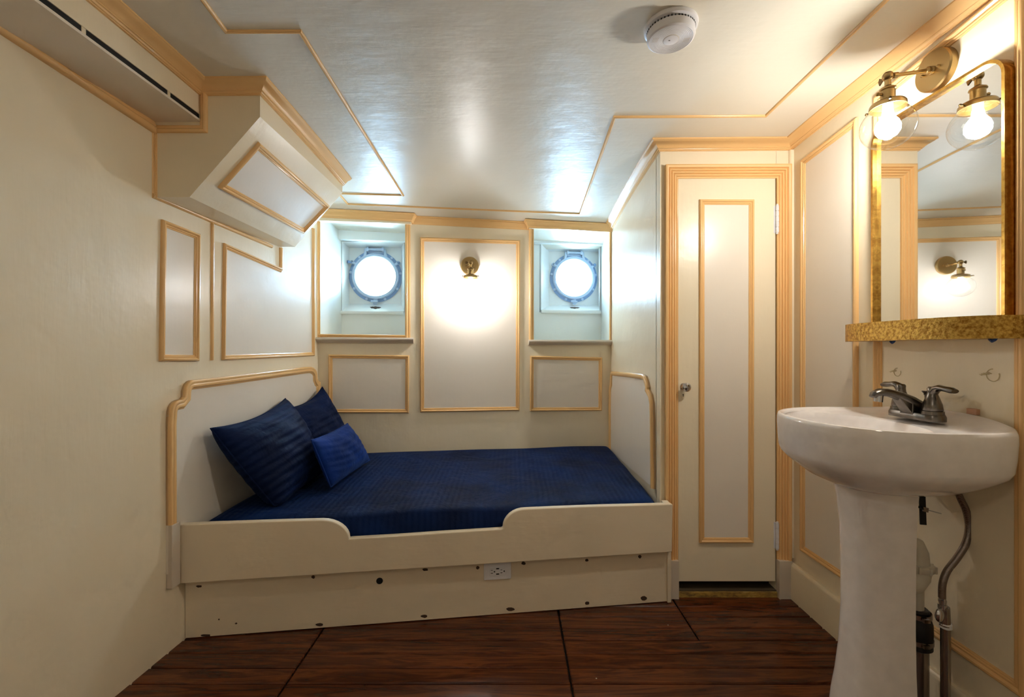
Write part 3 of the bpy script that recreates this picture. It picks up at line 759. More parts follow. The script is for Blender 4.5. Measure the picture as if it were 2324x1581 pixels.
b = MB(); b.loft([[V((lwx(q0.y), q0.y, z)), V((lwx(q0.y) + .024, q0.y, z)), V((lwx(q0.y) + .024, q0.y + .042, z)), V((lwx(q0.y), q0.y + .042, z))] for z in (q1.z, q0.z)])
b.build('post_foot', 'plinth', bed, bevel=.003)
# footboard
fp = [(1488.5, 1105), (1487.5, 1000), (1487, 949), (1486, 915), (1482.5, 895), (1476, 883), (1476.5, 878), (1474, 866), (1470, 853.5), (1463, 848.5), (1430, 845)]
fpts = [P_SIDE.at(x, y) for x, y in fp]
ye = bky(SX) - .003; zt = R(-.152)
far = [V((SX, ye - .075, R(-.149))), V((SX, ye - .055, R(-.155))), V((SX, ye - .045, R(-.18))), V((SX, ye - .042, R(-.23))), V((SX, ye - .018, R(-.25))), V((SX, ye - .004, R(-.29))), V((SX, ye, R(-.40))), V((SX, ye, R(-.70)))]
fpts += far
fpts[0] = V((SX, fpts[0].y, R(-.665)))
b = MB(); b.prism(fpts, (-.009, 0, 0)); foot = b.build('footboard', 'panel', bed, 20)
fl = 1 if P_SIDE.n.cross(fpts[1] - fpts[0]).y > 0 else -1
b = MB(); b.sweep(fpts, P_SIDE.n, [(0, 0), (0, .014), (.004, .019), (.010, .021), (.018, .021), (.024, .017), (.028, .012), (.030, 0)], False, fl)
b.build('footboard_moulding', 'peach', bed)

# ------------------------------------------------------------------ mattress under its coverlet
def mtop(u, v, X, Y):
    z = 1.14 - (.690 - .038 * v)
    z += .010 * math.sin(PI * min(max(u, 0), 1)) * math.sin(PI * v)
    z += .0035 * math.sin(17 * u + 3 * v) * math.sin(9 * v + 2 * u)
    return z
mb = MB(); NU, NV = 120, 70
edge = [(0.0, 0.0), (.004, .03), (.012, .055), (.028, .075)]
vs = []
for j in range(NV + 1):
    v = j / NV
    for i in range(NU + 1):
        u = i / NU
        Yf = 0
        X = -1.262 + (0.700 + 1.262) * u
        if v > .5: X = -1.262 + .05 * v + (0.668 + 1.262 - .05 * v) * u
        y0 = bedy(X) + .012 + .004 * math.sin(13 * X); y1 = bky(X) - .012
        if X > SX - .03: y1 = min(y1, DY + 1.0)
        Y = y0 + (y1 - y0) * v
        Xm = lwx(Y) + .030
        xr = .672 if Y > DY - .02 else .672
        X2 = Xm + (xr - Xm) * u
        z = mtop(u, v, X2, Y)
        du = min(u * 1.95, (1 - u) * 1.95); dv = v * 1.1; dw = (1 - v) * 1.1
        for dd, rr in ((du, .05), (dv, .045), (dw, .05)):
            if dd < rr: z -= .05 * (1 - math.sqrt(max(0, 1 - (1 - dd / rr) ** 2)))
        if i in (0, NU) or j in (0, NV): z = .32
        # loose folds near the foot end
        if u > .6 and 0 < i < NU and 0 < j < NV: z += .0028 * math.sin(60 * (u + .35 * v)) * (u - .6) / .4 * math.sin(PI * v)
        if j == 0: Y += .0
        vs.append((X2, Y, z))
n1 = NU + 1
mb.add(vs, [(j * n1 + i, j * n1 + i + 1, (j + 1) * n1 + i + 1, (j + 1) * n1 + i) for j in range(NV) for i in range(NU)])
loop = [j for j in range(n1)] + [j * n1 + NU for j in range(1, NV + 1)] + [NV * n1 + i for i in range(NU - 1, -1, -1)] + [j * n1 for j in range(NV - 1, 0, -1)]
mb.add([], []); mb.f.append(tuple(reversed(loop)))
mt = mb.build('mattress', 'cover', None, 60)
tag(mt, 'mattress under a navy blue ribbed coverlet lying in the berth', 'mattress')

# ------------------------------------------------------------------ pillows
def pillow(name, mat, TL, TR, BR, BL, T, label, seam=True, n=44, p=0.42, push=0.0, cu=-.015, cv=(.15, .05)):
    TL, TR, BR, BL = map(V, (TL, TR, BR, BL)); c = (TL + TR + BR + BL) / 4
    ux = ((TR - TL) + (BR - BL)).normalized(); uz0 = ((TL - BL) + (TR - BR)); nz = ux.cross(uz0).normalized()
    if nz.x < 0: nz = -nz
    uy = nz.cross(ux).normalized()
    c = c + nz * push
    Mx = Matrix((ux, uy, nz)).transposed().to_4x4(); Mx.translation = c; inv = Mx.inverted()
    Q = [inv @ q for q in (BL, BR, TR, TL)]
    mb = MB()
    def pt(u, v, s):
        a = (u + 1) / 2; bb = (v + 1) / 2
        # concave edges between the corners
        pu = 1 - cu * (1 - v * v); pv = 1 - (cv[0] if v > 0 else cv[1]) * (1 - u * u)
        uu, vv = u * pu, v * pv; a = (uu + 1) / 2; bb = (vv + 1) / 2
        q = Q[0] * (1 - a) * (1 - bb) + Q[1] * a * (1 - bb) + Q[2] * a * bb + Q[3] * (1 - a) * bb
        th = T / 2 * ((1 - u ** 4) * (1 - v ** 4)) ** p * (.55 + .45 * (1 - u * u) * (1 - v * v))
        wr = .004 * math.sin(9 * u + 5 * v) * (1 - u * u) * (1 - v * v) + .0025 * math.sin(23 * v - 8 * u * u) * (1 - u ** 4) * (1 - v ** 4)
        L = Mx @ V((q.x, q.y, q.z + s * th + wr * s))
        v_ = min(max((L.y - bedy(L.x)) / 1.09, 0), 1); zm = mtop(.3, v_, 0, 0) + .012
        L.z = max(L.z, zm); L.x = max(L.x, lwx(L.y) + .030)
        return inv @ L
    for s in (1, -1):
        vs = [pt(-1 + 2 * i / n, -1 + 2 * j / n, s) for j in range(n + 1) for i in range(n + 1)]; m1 = n + 1
        mb.add(vs, [(j * m1 + i, j * m1 + i + 1, (j + 1) * m1 + i + 1, (j + 1) * m1 + i) for j in range(n) for i in range(n)])
    o = mb.build(name, mat, None, 180); o.matrix_world = Mx; tag(o, label, 'pillow')
    if seam:
        ring = [pt(-1 + 2 * i / n, -1, 0) for i in range(n)] + [pt(1, -1 + 2 * i / n, 0) for i in range(n)] + [pt(1 - 2 * i / n, 1, 0) for i in range(n)] + [pt(-1, 1 - 2 * i / n, 0) for i in range(n + 1)]
        sb = MB(); sb.tube(ring, .0035, 8); q = sb.build('piping', mat, None); q.parent = o
    return o
pillow('pillow', 'sham', (-1.235, 1.865, R(-.325)), (-1.215, 2.44, R(-.265)), (-1.00, 2.40, R(-.650)), (-1.010, 1.965, R(-.695)), .24, 'large navy pillow with quilted ribs, leaning on the headboard nearest the front rail')
pillow('pillow', 'sham', (-1.215, 2.44, R(-.32)), (-1.18, 2.83, R(-.235)), (-.985, 2.86, R(-.640)), (-1.035, 2.46, R(-.655)), .13, 'navy quilted pillow in the far corner of the bed, partly hidden behind the other two')
pillow('pillow', 'lumbar', (-.940, 2.135, R(-.428)), (-.94, 2.60, R(-.425)), (-.825, 2.64, R(-.642)), (-.855, 2.145, R(-.650)), .125, 'small bright blue velvet cushion in front of the two navy pillows', p=.5, cu=.01, cv=(.06, .03))

# ------------------------------------------------------------------ power outlet on the bed base
oc = P_BASE.at(1129, 1294)
UX = V((1, .132, 0)).normalized(); ZZ = V((0, 0, 1)); NB = P_BASE.n
op = lambda a, z, n: oc + UX * a + ZZ * z + NB * n
def plate(mb, w, h, n0, n1, x=0, z=0, r=.004):
    pts = []
    for sx, sz, a0 in ((1, 1, 0), (-1, 1, 90), (-1, -1, 180), (1, -1, 270)):
        for k in range(4): t = math.radians(a0 + 30 * k); pts.append((x + sx * (w / 2 - r) + r * math.cos(t), z + sz * (h / 2 - r) + r * math.sin(t)))
    mb.loft([[op(a, q, n0) for a, q in pts], [op(a, q, n1) for a, q in pts]])
out = thing('power_outlet', 'white duplex power outlet with two phone charging slots on the berth front', 'power outlet', oc)
b = MB(); plate(b, .117, .072, .0006, .006); b.build('cover_plate', 'white', out, bevel=.0015)
b = MB(); plate(b, .067, .035, .006, .0085, r=.002); f = b.build('socket_face', 'white', out, bevel=.0006)
b = MB()
for a, z, w, h in ((-.025, .006, .0075, .002), (-.025, -.0065, .009, .0025), (.016, .006, .0075, .002), (.016, -.0065, .009, .0025), (0, .0118, .013, .005), (0, -.0112, .013, .005)): plate(b, w, h, .0084, .0089, a, z, .0004)
for a in (-.0135, .028): b.revolve(op(a, -.0005, .0084), NB, [(0, .003), (.0005, .003)], 12)
b.build('slots', 'dark', f, 0)
for a in (-.049, .049):
    b = MB(); b.revolve(op(a, 0, .006), NB, [(0, .003), (.0008, .003), (.001, .0)], 12, False); b.build('screw', 'white', out)

# ------------------------------------------------------------------ wall sconces
def sconce(c, n, label, bulbmat, arm, droop, side=1, zdrop=0.0):
    c = V(c); n = V(n).normalized(); z = V((0, 0, 1)); u = z.cross(n).normalized()
    P = lambda a, h, o: c + u * a + z * h + n * o
    t = thing('wall_sconce', label, 'wall lamp', c, 'pair of brass sconces with clear glass globes')
    b = MB(); b.revolve(c, n, [(0, .060), (.018, .060), (.023, .057), (.024, .05), (.0245, 0)], 48, False); b.build('backplate', 'brass', t, 30)
    for a in (-.026, .026):
        b = MB(); b.revolve(P(a, -.002, .024), n, [(0, .004), (.006, .004), (.009, .002), (.0095, 0)], 12, False); b.build('screw', 'brass', t)
    J = P(0, droop, arm)
    b = MB(); b.revolve(P(0, 0, .022), n, [(0, .012), (.004, .012), (.006, .008), (.01, .011), (.016, .011), (.018, .007), (.02, .006)], 20)
    b.tube([P(0, 0, .03), J], .0055, 12); d = (J - P(0, 0, .03)).normalized()
    b.cyl(J - d * .028, J - d * .016, .0085); b.build('arm', 'brass', t)
    b = MB(); b.ball(J, .0145, 20); b.cyl(J, J + z * -.032, .008); kn = b.build('swivel_joint', 'brass', t)
    b = MB(); s = -side; b.tube([J, J + u * s * .02], .004, 8)
    b.loft([[J + u * s * x + z * y + n * w for x, y in ((.018, .003), (.03, .010), (.034, 0), (.03, -.012), (.018, -.003))] for w in (-.002, .002)]); b.build('thumbscrew', 'brassd', kn)
    zs = lambda h: J + z * h
    b = MB(); b.revolve(zs(-.028), -z, [(0, .007), (.004, .012), (.010, .021), (.014, .022), (.017, .0185), (.045, .0185), (.048, .022), (.050, .018)], 28)
    b.tube([zs(-.055) + n * .015, zs(-.055) + n * .03], .004, 8); b.ball(zs(-.055) + n * .031, .0055, 10); b.build('socket', 'brass', t)
    b = MB(); b.revolve(zs(-.076), -z, [(0, .018), (.001, .03), (.005, .042), (.010, .0455), (.022, .0465), (.022, .0445), (.010, .043), (.005, .03), (.004, .018)], 36, False); f = b.build('shade_collar', 'brass', t)
    for k in range(3):
        a = 2 * PI * k / 3 + .6; dd = u * math.cos(a) + n * math.sin(a); b = MB(); b.tube([zs(-.090) + dd * .045, zs(-.090) + dd * .056], .003, 8); b.ball(zs(-.090) + dd * .057, .0045, 8); b.build('set_screw', 'brassd', f)
    G = zs(-.153)
    b = MB(); rr, rz = .0705, .065; pr = []
    for k in range(25):
        th = math.radians(38 + (180 - 38) * k / 24); pr.append((-math.cos(th) * rz + rz * math.cos(math.radians(38)), math.sin(th) * rr))
    top = G + z * rz * math.cos(math.radians(38)); pr[-1] = (pr[-1][0], 0.0001)
    b.revolve(top, -z, [(-.010, .0425)] + pr, 48, False); b.build('glass_globe', 'glass', t, 180)
    B = G + z * .004
    b = MB(); b.revolve(B + z * .045, -z, [(0, .013), (.012, .014), (.022, .018), (.034, .027), (.048, .032), (.062, .031), (.075, .023), (.082, .011), (.085, .0)], 28, False); q = b.build('bulb', bulbmat, t, 180); q['label'] = 'lit frosted bulb'
    b = MB(); b.cyl(zs(-.078), B + z * .044, .013); b.build('bulb_base', 'white', t)
    return t
sc = P_BACK.at(1066, 604)
sconce(sc, P_BACK.n, 'brass sconce with a lit clear globe in the central back wall panel above the bed', 'bulb_b', .128, .0)
sr = V((RX, 1.377, R(.843)))
sconce(sr, (-1, 0, 0), 'brass sconce with a lit clear globe above the mirror', 'bulb_r', .156, -.018)

# ------------------------------------------------------------------ smoke detector
dc = ceil_at(1522, 58)
det = thing('smoke_detector', 'round white smoke detector on the ceiling', 'smoke detector', dc)
nn = ceil_n(dc)
b = MB(); b.revolve(dc, nn, [(0, .077), (.004, .0785), (.012, .077), (.015, .071), (.0155, 0)], 64, False); b.build('mounting_base', 'white', det, 30)
b = MB(); b.revolve(dc + nn * .017, nn, [(0, .066), (.002, .069), (.020, .0695), (.024, .068), (.0265, .064), (.027, 0)], 64, False); cap = b.build('cap', 'white', det, 30)
tt = nn.cross(V((0, 1, 0))).normalized(); t2 = nn.cross(tt)
b = MB()
for k in range(44):
    a = 2 * PI * k / 44; d = tt * math.cos(a) + t2 * math.sin(a); e = tt * -math.sin(a) + t2 * math.cos(a)
    q = dc + nn * .0155 + d * .069; b.loft([[q - e * .0016, q + e * .0016, q + e * .0016 + nn * .0045, q - e * .0016 + nn * .0045], [p + d * .0009 for p in (q - e * .0016, q + e * .0016, q + e * .0016 + nn * .0045, q - e * .0016 + nn * .0045)]])
b.build('vent_slots', 'dark', det, 0)
b = MB(); b.revolve(dc + nn * .0436, nn, [(0, .0215), (.0012, .0215), (.0016, .020), (.0017, 0)], 36, False); bt = b.build('test_button', 'white', cap)
b = MB(); b.revolve(dc + nn * .0437, nn, [(0, .0215), (0, .0228), (.0007, .0225), (.0007, .0215)], 36, False); b.build('button_ring', 'plinth', cap)
b = MB(); q = dc + nn * .0453 + tt * -.004; b.box(tuple(q - V((.003, .001, .0006))), tuple(q + V((.002, .001, .0)))); b.build('led', 'dark', cap, 0)
for s in (-1, 1):
    b = MB()
    for k in range(4):
        for m in range(-2, 3):
            q = dc + nn * .0441 + tt * s * (.040 + .0045 * k) + t2 * (m * .004); b.cyl(q, q + nn * .0003, .0011, n=8)
    b.build('sound_holes', 'plinth', cap)
b = MB()
for r0 in [.026 + .004 * k for k in range(10)]:
    b.revolve(dc + nn * .0437, nn, [(0, r0), (.0005, r0 + .0007), (0, r0 + .0014)], 48, False)
b.build('grooves', 'white', cap)

# ------------------------------------------------------------------ pedestal sink
SY = 1.350; SCX = 1.10; NPT = 96
sink = thing('pedestal_sink', 'white porcelain pedestal sink standing against the right wall under the mirror', 'sink', (1.10, SY, 0))
def outline(k, z, sc=1.0, px=1.06):
    """basin outline: bowed front, squarer back, k = share of full size"""
    pts = []
    for i in range(NPT):
        t = 2 * PI * i / NPT; c, s_ = math.cos(t), math.sin(t)
        if c < 0: x = SCX - .264 * abs(c) ** (2 / 2.25); y = .262 * math.copysign(abs(s_) ** (2 / 2.25), s_)
        else: x = SCX + .190 * abs(c) ** (2 / 4.2); y = .262 * math.copysign(abs(s_) ** (2 / 3.4), s_)
        X = px + (x - px) * k; Y = SY + y * k
        pts.append((min(X, RX - .003), Y, z))
    return pts
def oval(cx, rx, ry, z, e=2.0):
    pts = []
    for i in range(NPT):
        t = 2 * PI * i / NPT; c, s_ = math.cos(t), math.sin(t)
        pts.append((cx + rx * math.copysign(abs(c) ** (2 / e), c), SY + ry * math.copysign(abs(s_) ** (2 / e), s_), z))
    return pts
ZR = R(-.203)
def warp(ring, amt):    # deck rises gently towards the wall
    return [(x, y, z + amt * max(0, (x - 1.12) / .17) ** 1.6 * (1 - min(1, abs(y - SY) / .26) ** 2)) for x, y, z in ring]
rings = [oval(1.075, .07, .07, ZR - .200), outline(.50, ZR - .192), outline(.66, ZR - .175), outline(.80, ZR - .152), outline(.90, ZR - .132), outline(.955, ZR - .118), outline(.98, ZR - .103), outline(.992, ZR - .07), outline(1.0, ZR - .03), warp(outline(.998, ZR - .012), .02), warp(outline(.985, ZR - .002), .025), warp(outline(.965, ZR), .025), warp(outline(.93, ZR - .004), .02),
         warp([tuple(V(a) * .5 + V(b_) * .5) for a, b_ in zip(outline(.90, ZR - .008), oval(1.004, .143, .221, ZR - .012, 2.1))], .01), oval(1.004, .140, .218, ZR - .014, 2.1), oval(1.004, .131, .208, ZR - .030, 2.15), oval(1.004, .124, .195, ZR - .06, 2.3), oval(1.005, .100, .150, ZR - .105), oval(1.01, .065, .085, ZR - .128), oval(1.01, .024, .024, ZR - .136), oval(1.01, .021, .021, ZR - .150)]
b = MB(); b.loft(rings, True, True); b.build('basin', 'porc', sink, 50)
b = MB(); b.revolve((1.01, SY, ZR - .1365), (0, 0, 1), [(0, .0235), (.002, .0225), (.002, .012), (.0005, .011), (.0005, 0)], 28, False); b.build('drain', 'chrome', sink)
XB = 1.118
def ped(xf, hw, z):
    pts = []
    for i in range(40):
        t = -PI / 2 + PI * i / 39; c, s_ = abs(math.cos(t)), math.sin(t)
        pts.append((XB - (XB - xf) * c ** .72, SY + hw * math.copysign(abs(s_) ** .8, s_), z))
    return pts
prof = [(.968, .106, 0.0), (.967, .106, .05), (.972, .102, .10), (.982, .096, .16), (.992, .092, .24), (1.0, .090, .36), (1.0, .091, .50), (.996, .093, .62), (.986, .097, .70), (.972, .104, ZR - .172)]
outer = [ped(*p) for p in prof]
inner = [[(x + .012 if x < XB - .002 else x, SY + (y - SY) * .86, z) for x, y, z in r] for r in outer]
b = MB(); ringsP = [o_ + list(reversed(i_)) for o_, i_ in zip(outer, inner)]; b.loft(ringsP, True, True); b.build('pedestal', 'porc', sink, 50)

# faucet
fx, fy, fz = 1.188, 1.338, ZR + .0005
fau = thing('faucet', 'dark brushed metal two-handle faucet on the sink deck', 'faucet', (fx, fy, fz))
b = MB()
def pill(cx, cy, rx, ly, z):
    pts = []
    for i in range(32):
        t = 2 * PI * i / 32; pts.append((cx + rx * math.cos(t), cy + (ly if math.sin(t) > 0 else -ly) + rx * math.sin(t), z))
    return pts
b.loft([pill(fx, fy, .030, .052, fz), pill(fx, fy, .030, .052, fz + .012), pill(fx, fy, .027, .052, fz + .019), pill(fx, fy, .022, .052, fz + .021)]); b.build('base', 'nickel', fau)
b = MB()
path = [(fx + .018, .012), (fx + .006, .034), (fx - .022, .052), (fx - .055, .067), (fx - .085, .075), (fx - .108, .076), (fx - .122, .071), (fx - .130, .062)]
rad = [(.030, .014), (.030, .018), (.025, .016), (.020, .013), (.0175, .0115), (.0165, .011), (.0155, .009), (.011, .005)]
rs = []
for i, ((x, z), (ry, rz)) in enumerate(zip(path, rad)):
    a = path[max(i - 1, 0)]; c = path[min(i + 1, len(path) - 1)]; d = V((c[0] - a[0], 0, c[1] - a[1])).normalized(); u = V((-d.z, 0, d.x))
    rs.append([V((x, fy, fz + z)) + V((0, 1, 0)) * ry * math.cos(2 * PI * k / 24) + u * rz * math.sin(2 * PI * k / 24) for k in range(24)])
b.loft(rs)
# skirt under the spout
b.loft([[(fx + .02, fy - .026, fz + .015), (fx - .03, fy - .022, fz + .012), (fx - .03, fy + .022, fz + .012), (fx + .02, fy + .026, fz + .015)], [(fx + .015, fy - .024, fz + .038), (fx - .028, fy - .020, fz + .048), (fx - .028, fy + .020, fz + .048), (fx + .015, fy + .024, fz + .038)]])
b.loft([[(fx + .004, fy - .024, fz + .016), (fx - .030, fy - .020, fz + .016), (fx - .030, fy + .020, fz + .016), (fx + .004, fy + .024, fz + .016)], [(fx + .0, fy - .022, fz + .04), (fx - .062, fy - .015, fz + .062), (fx - .062, fy + .015, fz + .062), (fx + .0, fy + .022, fz + .04)]])
sp = b.build('spout', 'nickel', fau, 60, .002)
b = MB(); b.cyl((fx - .110, fy, fz + .068), (fx - .112, fy, fz + .048), .0115, n=20); b.build('aerator', 'chrome', sp)
for s in (-1, 1):
    hy = fy + s * .052
    b = MB(); b.revolve((fx, hy, fz + .018), (0, 0, 1), [(0, .0265), (.010, .0255), (.011, .023), (.013, .024), (.030, .0215), (.045, .0165), (.056, .0125), (.066, .0115), (.074, .012), (.078, .009), (.079, 0)], 28, False)
    pth = [(0, .064), (.010, .078), (.022, .083), (.038, .081), (.056, .079), (.066, .077)]
    rd = [(.0115, .011), (.0115, .011), (.0115, .0085), (.0115, .0075), (.0125, .0085), (.0105, .006)]
    rs = []
    for i, ((l, z), (rx, rz)) in enumerate(zip(pth, rd)):
        a = pth[max(i - 1, 0)]; c = pth[min(i + 1, 5)]; d = V((0, c[0] - a[0], c[1] - a[1])).normalized(); u = V((0, -d.z, d.y))
        rs.append([V((fx, 0, fz + .018)) + V((0, hy, 0)) + V((0, s * l, z - .006)) + V((1, 0, 0)) * rx * math.cos(2 * PI * k / 16) + V((0, u.y * s, u.z)) * rz * math.sin(2 * PI * k / 16) for k in range(16)])
    b.loft(rs); h = b.build('handle', 'nickel', fau, 50)
b = MB(); b.cyl((fx + .028, fy, fz + .0), (fx + .028, fy, fz + .072), .0025, n=10); b.revolve((fx + .028, fy, fz + .068), (0, 0, 1), [(0, .0045), (.004, .0045), (.010, .009), (.012, .009), (.0125, 0)], 20, False); b.build('lift_rod', 'nickel', fau)

# small wooden block wedged behind the sink back edge
b = MB(); q = P_RIGHT.at(2209, 932, .006); b.box((q.x - .006, q.y - .014, q.z - .010), (RX - .001, q.y + .014, q.z + .006)); o = b.build('wooden_block', 'wood', None, 0, .001)
tag(o, 'small bare wooden block on the right wall just behind the sink edge', 'wood block')
# glue rings left on the wall
for x, y, rr, lb in ((2037, 844, .0135, 'ring of dried glue on the wall under the left side of the mirror shelf'), (2254, 851, .0165, 'ring of dried glue on the wall under the right side of the mirror shelf')):
    q = P_RIGHT.at(x, y)
    b = MB()
    b.tube([q + V((-.001, rr * math.cos(t), rr * math.sin(t))) for t in [math.radians(-200 + 290 * k / 24) for k in range(25)]], .0011, 8)
    rn = random.Random(int(x))
    o = b.build('glue_ring', 'glue', None); tag(o, lb, 'glue mark')
    for k in range(3):
        b = MB(); a = q + V((-.0012, rr * (.2 + .35 * k), .004 - .002 * k)); b.tube([a, a + V((0, .008, .002)), a + V((0, .015, -.001)), a + V((0, .021, .001))], [.001, .002, .0017, .0006], 8); c = b.build('glue_smear', 'glue', o)

# ------------------------------------------------------------------ drain and supply under the sink
dx, dyy = 1.214, SY
tr = thing('drain_pipe', 'white plastic sink trap running down into a rubber coupling and chrome pipe', 'drain pipe', (dx, dyy, 0))
def zz(y, s=765): return HC - (y - CY) / s
b = MB()
cen = V((1.185, dyy, zz(1262))); pts = [cen + V((-.005 - .0, 0, -.10)), cen + V((-.022, 0, -.05))] + [cen + V((-.028 * math.cos(t) + .002, 0, .030 * math.sin(t) + .0)) for t in [PI * k / 10 * .92 for k in range(0, 11)]]
pts = [V((1.150, dyy, zz(1300))), V((1.153, dyy, zz(1262))), V((1.162, dyy, zz(1240))), V((1.178, dyy, zz(1230))), V((1.196, dyy, zz(1236))), V((1.207, dyy, zz(1255))), V((1.210, dyy, zz(1278)))]
b.tube(pts, .0235, 20); t1 = b.build('trap_bend', 'pvc', tr, 60)
b = MB(); b.revolve((1.211, dyy, zz(1294)), (0, 0, 1), [(0, .030), (.004, .034), (.018, .036), (.021, .028), (.022, .0235)], 24); 
for k in range(8):
    a = 2 * PI * k / 8; b.box((1.211 + .034 * math.cos(a) - .003, dyy + .034 * math.sin(a) - .003, zz(1293)), (1.211 + .034 * math.cos(a) + .003, dyy + .034 * math.sin(a) + .003, zz(1278)))
b.build('slip_nut', 'pvc', tr)
b = MB(); b.tube([V((1.211, dyy, zz(1290))), V((1.208, dyy, zz(1308))), V((1.195, dyy, zz(1322))), V((1.172, dyy, zz(1326))), V((1.150, dyy, zz(1318)))], .027, 20); b.build('lower_bend', 'pvc', tr, 60)
b = MB(); b.cyl((dx, dyy + .02, zz(1318)), (dx, dyy + .02, zz(1404)), .0205, n=24); b.build('tailpiece', 'pvc', tr)
b = MB(); b.revolve((dx + .004, dyy + .02, zz(1476)), (0, 0, 1), [(0, .034), (.003, .038), (.03, .037), (.045, .039), (.075, .038), (.105, .030), (.112, .031), (.117, .026)], 28); cp = b.build('rubber_coupling', 'rubber', tr)
for y0_, r_ in ((1462, .0385), (1404, .0345)):
    b = MB(); b.revolve((dx + .004, dyy + .02, zz(y0_)), (0, 0, 1), [(0, r_), (0, r_ + .0015), (.014, r_ + .0015), (.014, r_), (0, r_)], 28, False); b.box((dx - .014, dyy - .026, zz(y0_) + .002), (dx + .004, dyy - .018, zz(y0_) + .012)); b.build('hose_clamp', 'steel', cp)
b = MB(); b.cyl((dx + .004, dyy + .02, .001), (dx + .004, dyy + .02, zz(1470)), .029, n=28); b.revolve((dx + .004, dyy + .02, .001), (0, 0, 1), [(0, .034), (.012, .034), (.018, .029)], 28); b.build('chrome_pipe', 'steel', tr)

sy = 1.29; sxx = 1.250
def sp_(x, y): s = F / sy; return V(((x - CX) / s, sy, HC - (y - CY) / s))
wl = thing('water_supply_line', 'braided steel hose and shut-off valve on a chrome pipe beside the drain', 'water pipe', (sp_(2148, 1581).x, sy, 0))
def smooth_path(P, k=6):
    out = []
    for i in range(len(P) - 1):
        p0, p1, p2, p3 = P[max(i - 1, 0)], P[i], P[i + 1], P[min(i + 2, len(P) - 1)]
        for j in range(k):
            t = j / k; out.append(.5 * ((2 * p1) + (p2 - p0) * t + (2 * p0 - 5 * p1 + 4 * p2 - p3) * t * t + (3 * p1 - p0 - 3 * p2 + p3) * t ** 3))
    return out + [P[-1]]
b = MB(); b.tube(smooth_path([sp_(x, y) for x, y in ((2166, 1100), (2178, 1127), (2193, 1160), (2199, 1196), (2192, 1232), (2172, 1266), (2149, 1296), (2139, 1325), (2138, 1356))]), .0087, 14); b.build('braided_hose', 'hose', wl, 60)
b = MB(); b.revolve(sp_(2139, 1380), (0, 0, 1), [(0, .0105), (.012, .0105), (.013, .008), (.017, .008), (.018, .0095), (.024, .0095), (.025, .008), (.034, .008)], 16); b.build('hose_fitting', 'chrome', wl)
q = sp_(2144, 1400); b = MB(); b.cyl(sp_(2145, 1424), sp_(2143, 1376), .0125, n=16); b.cyl(q, q + V((-.022, -.006, .008)), .0065, n=12); vv = b.build('shutoff_valve', 'steel', wl)
b = MB(); c = q + V((-.022, -.008, .010)); b.ball(c, .017, 16, (.75, .45, 1.15)); b.build('valve_handle', 'chrome', vv)
b = MB(); b.revolve(sp_(2146, 1425), (0, 0, 1), [(0, .0115), (.002, .0145), (.007, .0145), (.0075, .0125), (.010, .0125), (.011, .0145), (.015, .0140), (.016, .0115)], 18); b.build('white_washer', 'white', wl)
b = MB(); a = sp_(2146, 1422); b.cyl((a.x, sy, .001), (a.x, sy, a.z), .0115, n=16); b.build('supply_pipe', 'steel', wl)
b = MB(); a = sp_(2100, 1581); 
# pop-up linkage
lk = thing('drain_linkage', 'black drain lift strap and thin rod hanging under the sink', 'linkage', (1.21, SY, zz(1190)))
def lp(x, y, o=0): s = 765; return V(((x - CX) / s, SY + o, HC - (y - CY) / s))
b = MB(); b.loft([[lp(2086, 1109), lp(2100, 1109), lp(2100, 1109, .003), lp(2086, 1109, .003)], [lp(2089, 1190), lp(2103, 1191), lp(2103, 1191, .003), lp(2089, 1190, .003)]]); b.build('strap', 'rubber', lk, 0)
b = MB(); b.tube([lp(2078, 1147, -.004), lp(2092, 1153, -.004)], .0035, 10); b.build('rod_sleeve', 'rubber', lk)
b = MB(); b.tube([lp(2092, 1153, -.004), lp(2133, 1164, -.004)], .0016, 8); b.build('rod', 'chrome', lk)
b = MB(); b.loft([[lp(2091, 1148, -.007), lp(2103, 1151, -.007), lp(2102, 1161, -.007), lp(2090, 1158, -.007)], [lp(2091, 1148, -.001), lp(2103, 1151, -.001), lp(2102, 1161, -.001), lp(2090, 1158, -.001)]]); b.build('clip', 'steel', lk, 0)

# ------------------------------------------------------------------ mirror with shelf
MY0, MY1, MZ0, MZ1 = 1.163, 1.597, R(.080), R(.765)
mir = thing('wall_mirror', 'round-cornered mirror in a gold metal frame with a hammered shelf on the right wall', 'mirror', (RX, (MY0 + MY1) / 2, MZ0))
def rrect(y0_, y1_, z0_, z1_, r, x, n=8):
    pts = []
    for cy_, cz_, a0 in ((y1_ - r, z1_ - r, 0), (y0_ + r, z1_ - r, 90)):
        for k in range(n + 1): t = math.radians(a0 + 90 * k / n); pts.append((x, cy_ + r * math.cos(t), cz_ + r * math.sin(t)))
    return pts + [(x, y0_, z0_), (x, y1_, z0_)]
b = MB(); w_ = .008
o1 = rrect(MY0, MY1, MZ0, MZ1, .055, RX - .001); o2 = [(1.259, y, z) for _, y, z in o1]
i1 = rrect(MY0 + w_, MY1 - w_, MZ0 + .004, MZ1 - w_, .047, 1.259); i2 = [(1.274, y, z) for _, y, z in i1]
i3 = [(RX - .001, y, z) for _, y, z in i1]
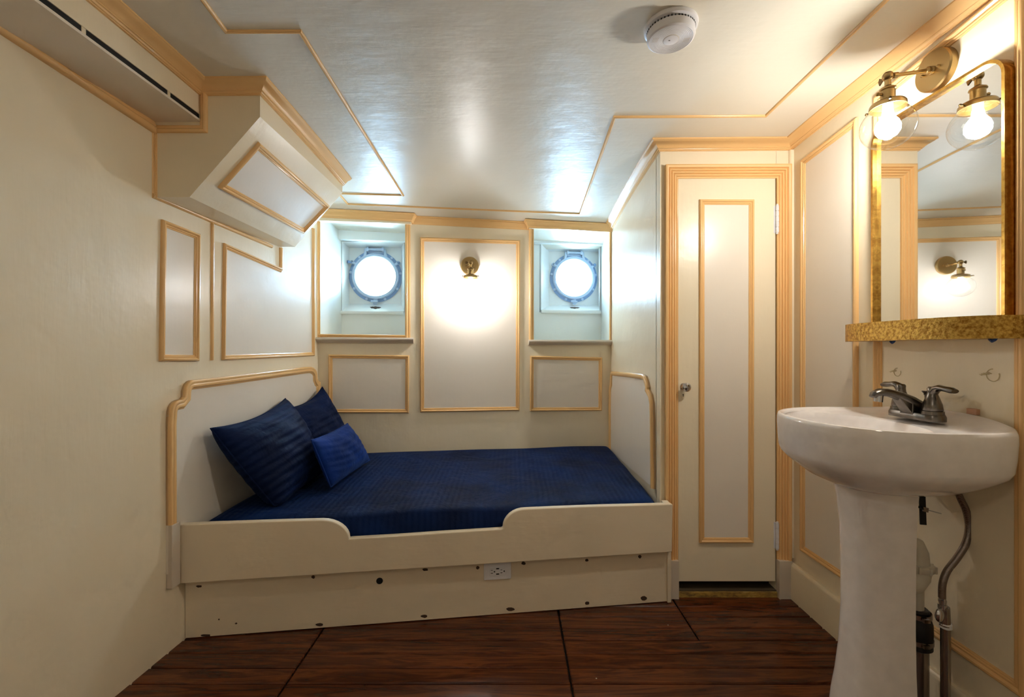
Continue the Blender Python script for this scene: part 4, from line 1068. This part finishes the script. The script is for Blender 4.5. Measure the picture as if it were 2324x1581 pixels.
b.loft([o1, o2, i1, i3, o1], False, False); b.build('frame', 'goldsm', mir, 40)
b = MB(); tilt = .006
g = rrect(MY0 + w_ * .6, MY1 - w_ * .6, MZ0, MZ1 - w_ * .6, .048, 0)
b.prism([(1.2725 + tilt * (y - 1.37), y, z) for _, y, z in g], (.004, 0, 0)); b.build('mirror_glass', 'mirror', mir, 0)
b = MB(); n = 48; sh0, sh1 = [], []
def dshape(d, hw, e=3.0):
    return [(RX - .001 - d * max(0.0, math.cos(t)) ** (2 / e), 1.400 + hw * math.copysign(abs(math.sin(t)) ** (2 / e), math.sin(t))) for t in [-PI / 2 + PI * k / n for k in range(n + 1)]]
D0 = dshape(.143, .262); D1 = dshape(.138, .257)
zt_, zb_ = R(.086), R(.027)
rr_ = [[(x, y, zb_) for x, y in D0], [(x, y, zt_) for x, y in D0], [(x, y, zt_) for x, y in D1], [(x, y, zt_ - .020) for x, y in D1]]
b.loft(rr_, True, True); b.build('shelf', 'gold', mir, 30)
for x, y in ((2025, 777), (2252, 770)):
    b = MB(); a = V((1.24, F * 1.24 / (x - CX) * 1.0, zb_)); a.x = (x - CX) * a.y / F
    b.tube([a + V((0, .008, -.001)), a + V((0, 0, -.006)), a + V((-.002, -.008, -.003)), a + V((0, -.012, .001))], [.003, .0045, .004, .002], 8); b.ball(a + V((-.004, -.002, -.004)), .0035, 8); q = b.build('blue_hook', 'blue', mir); q['label'] = 'small blue lump under the shelf'

# ------------------------------------------------------------------ added fill lamp, unseen, in the near half of the cabin
cz = ceil_z(-.55, -.60)
dl = thing('fill_lamp', 'added unseen fill lamp, round and frosted, behind the viewer', 'fill lamp', (-.55, -.60, cz))
b = MB(); b.revolve((-.55, -.60, cz), (0, 0, -1), [(0, .17), (.02, .17), (.026, .16), (.026, .15)], 40); b.build('fill_lamp_base', 'white', dl)
b = MB(); b.revolve((-.55, -.60, cz - .022), (0, 0, -1), [(0, .152), (.02, .148), (.045, .125), (.062, .085), (.070, .04), (.072, 0.0)], 40, False); b.build('fill_lamp_shade', 'fill_glow', dl)
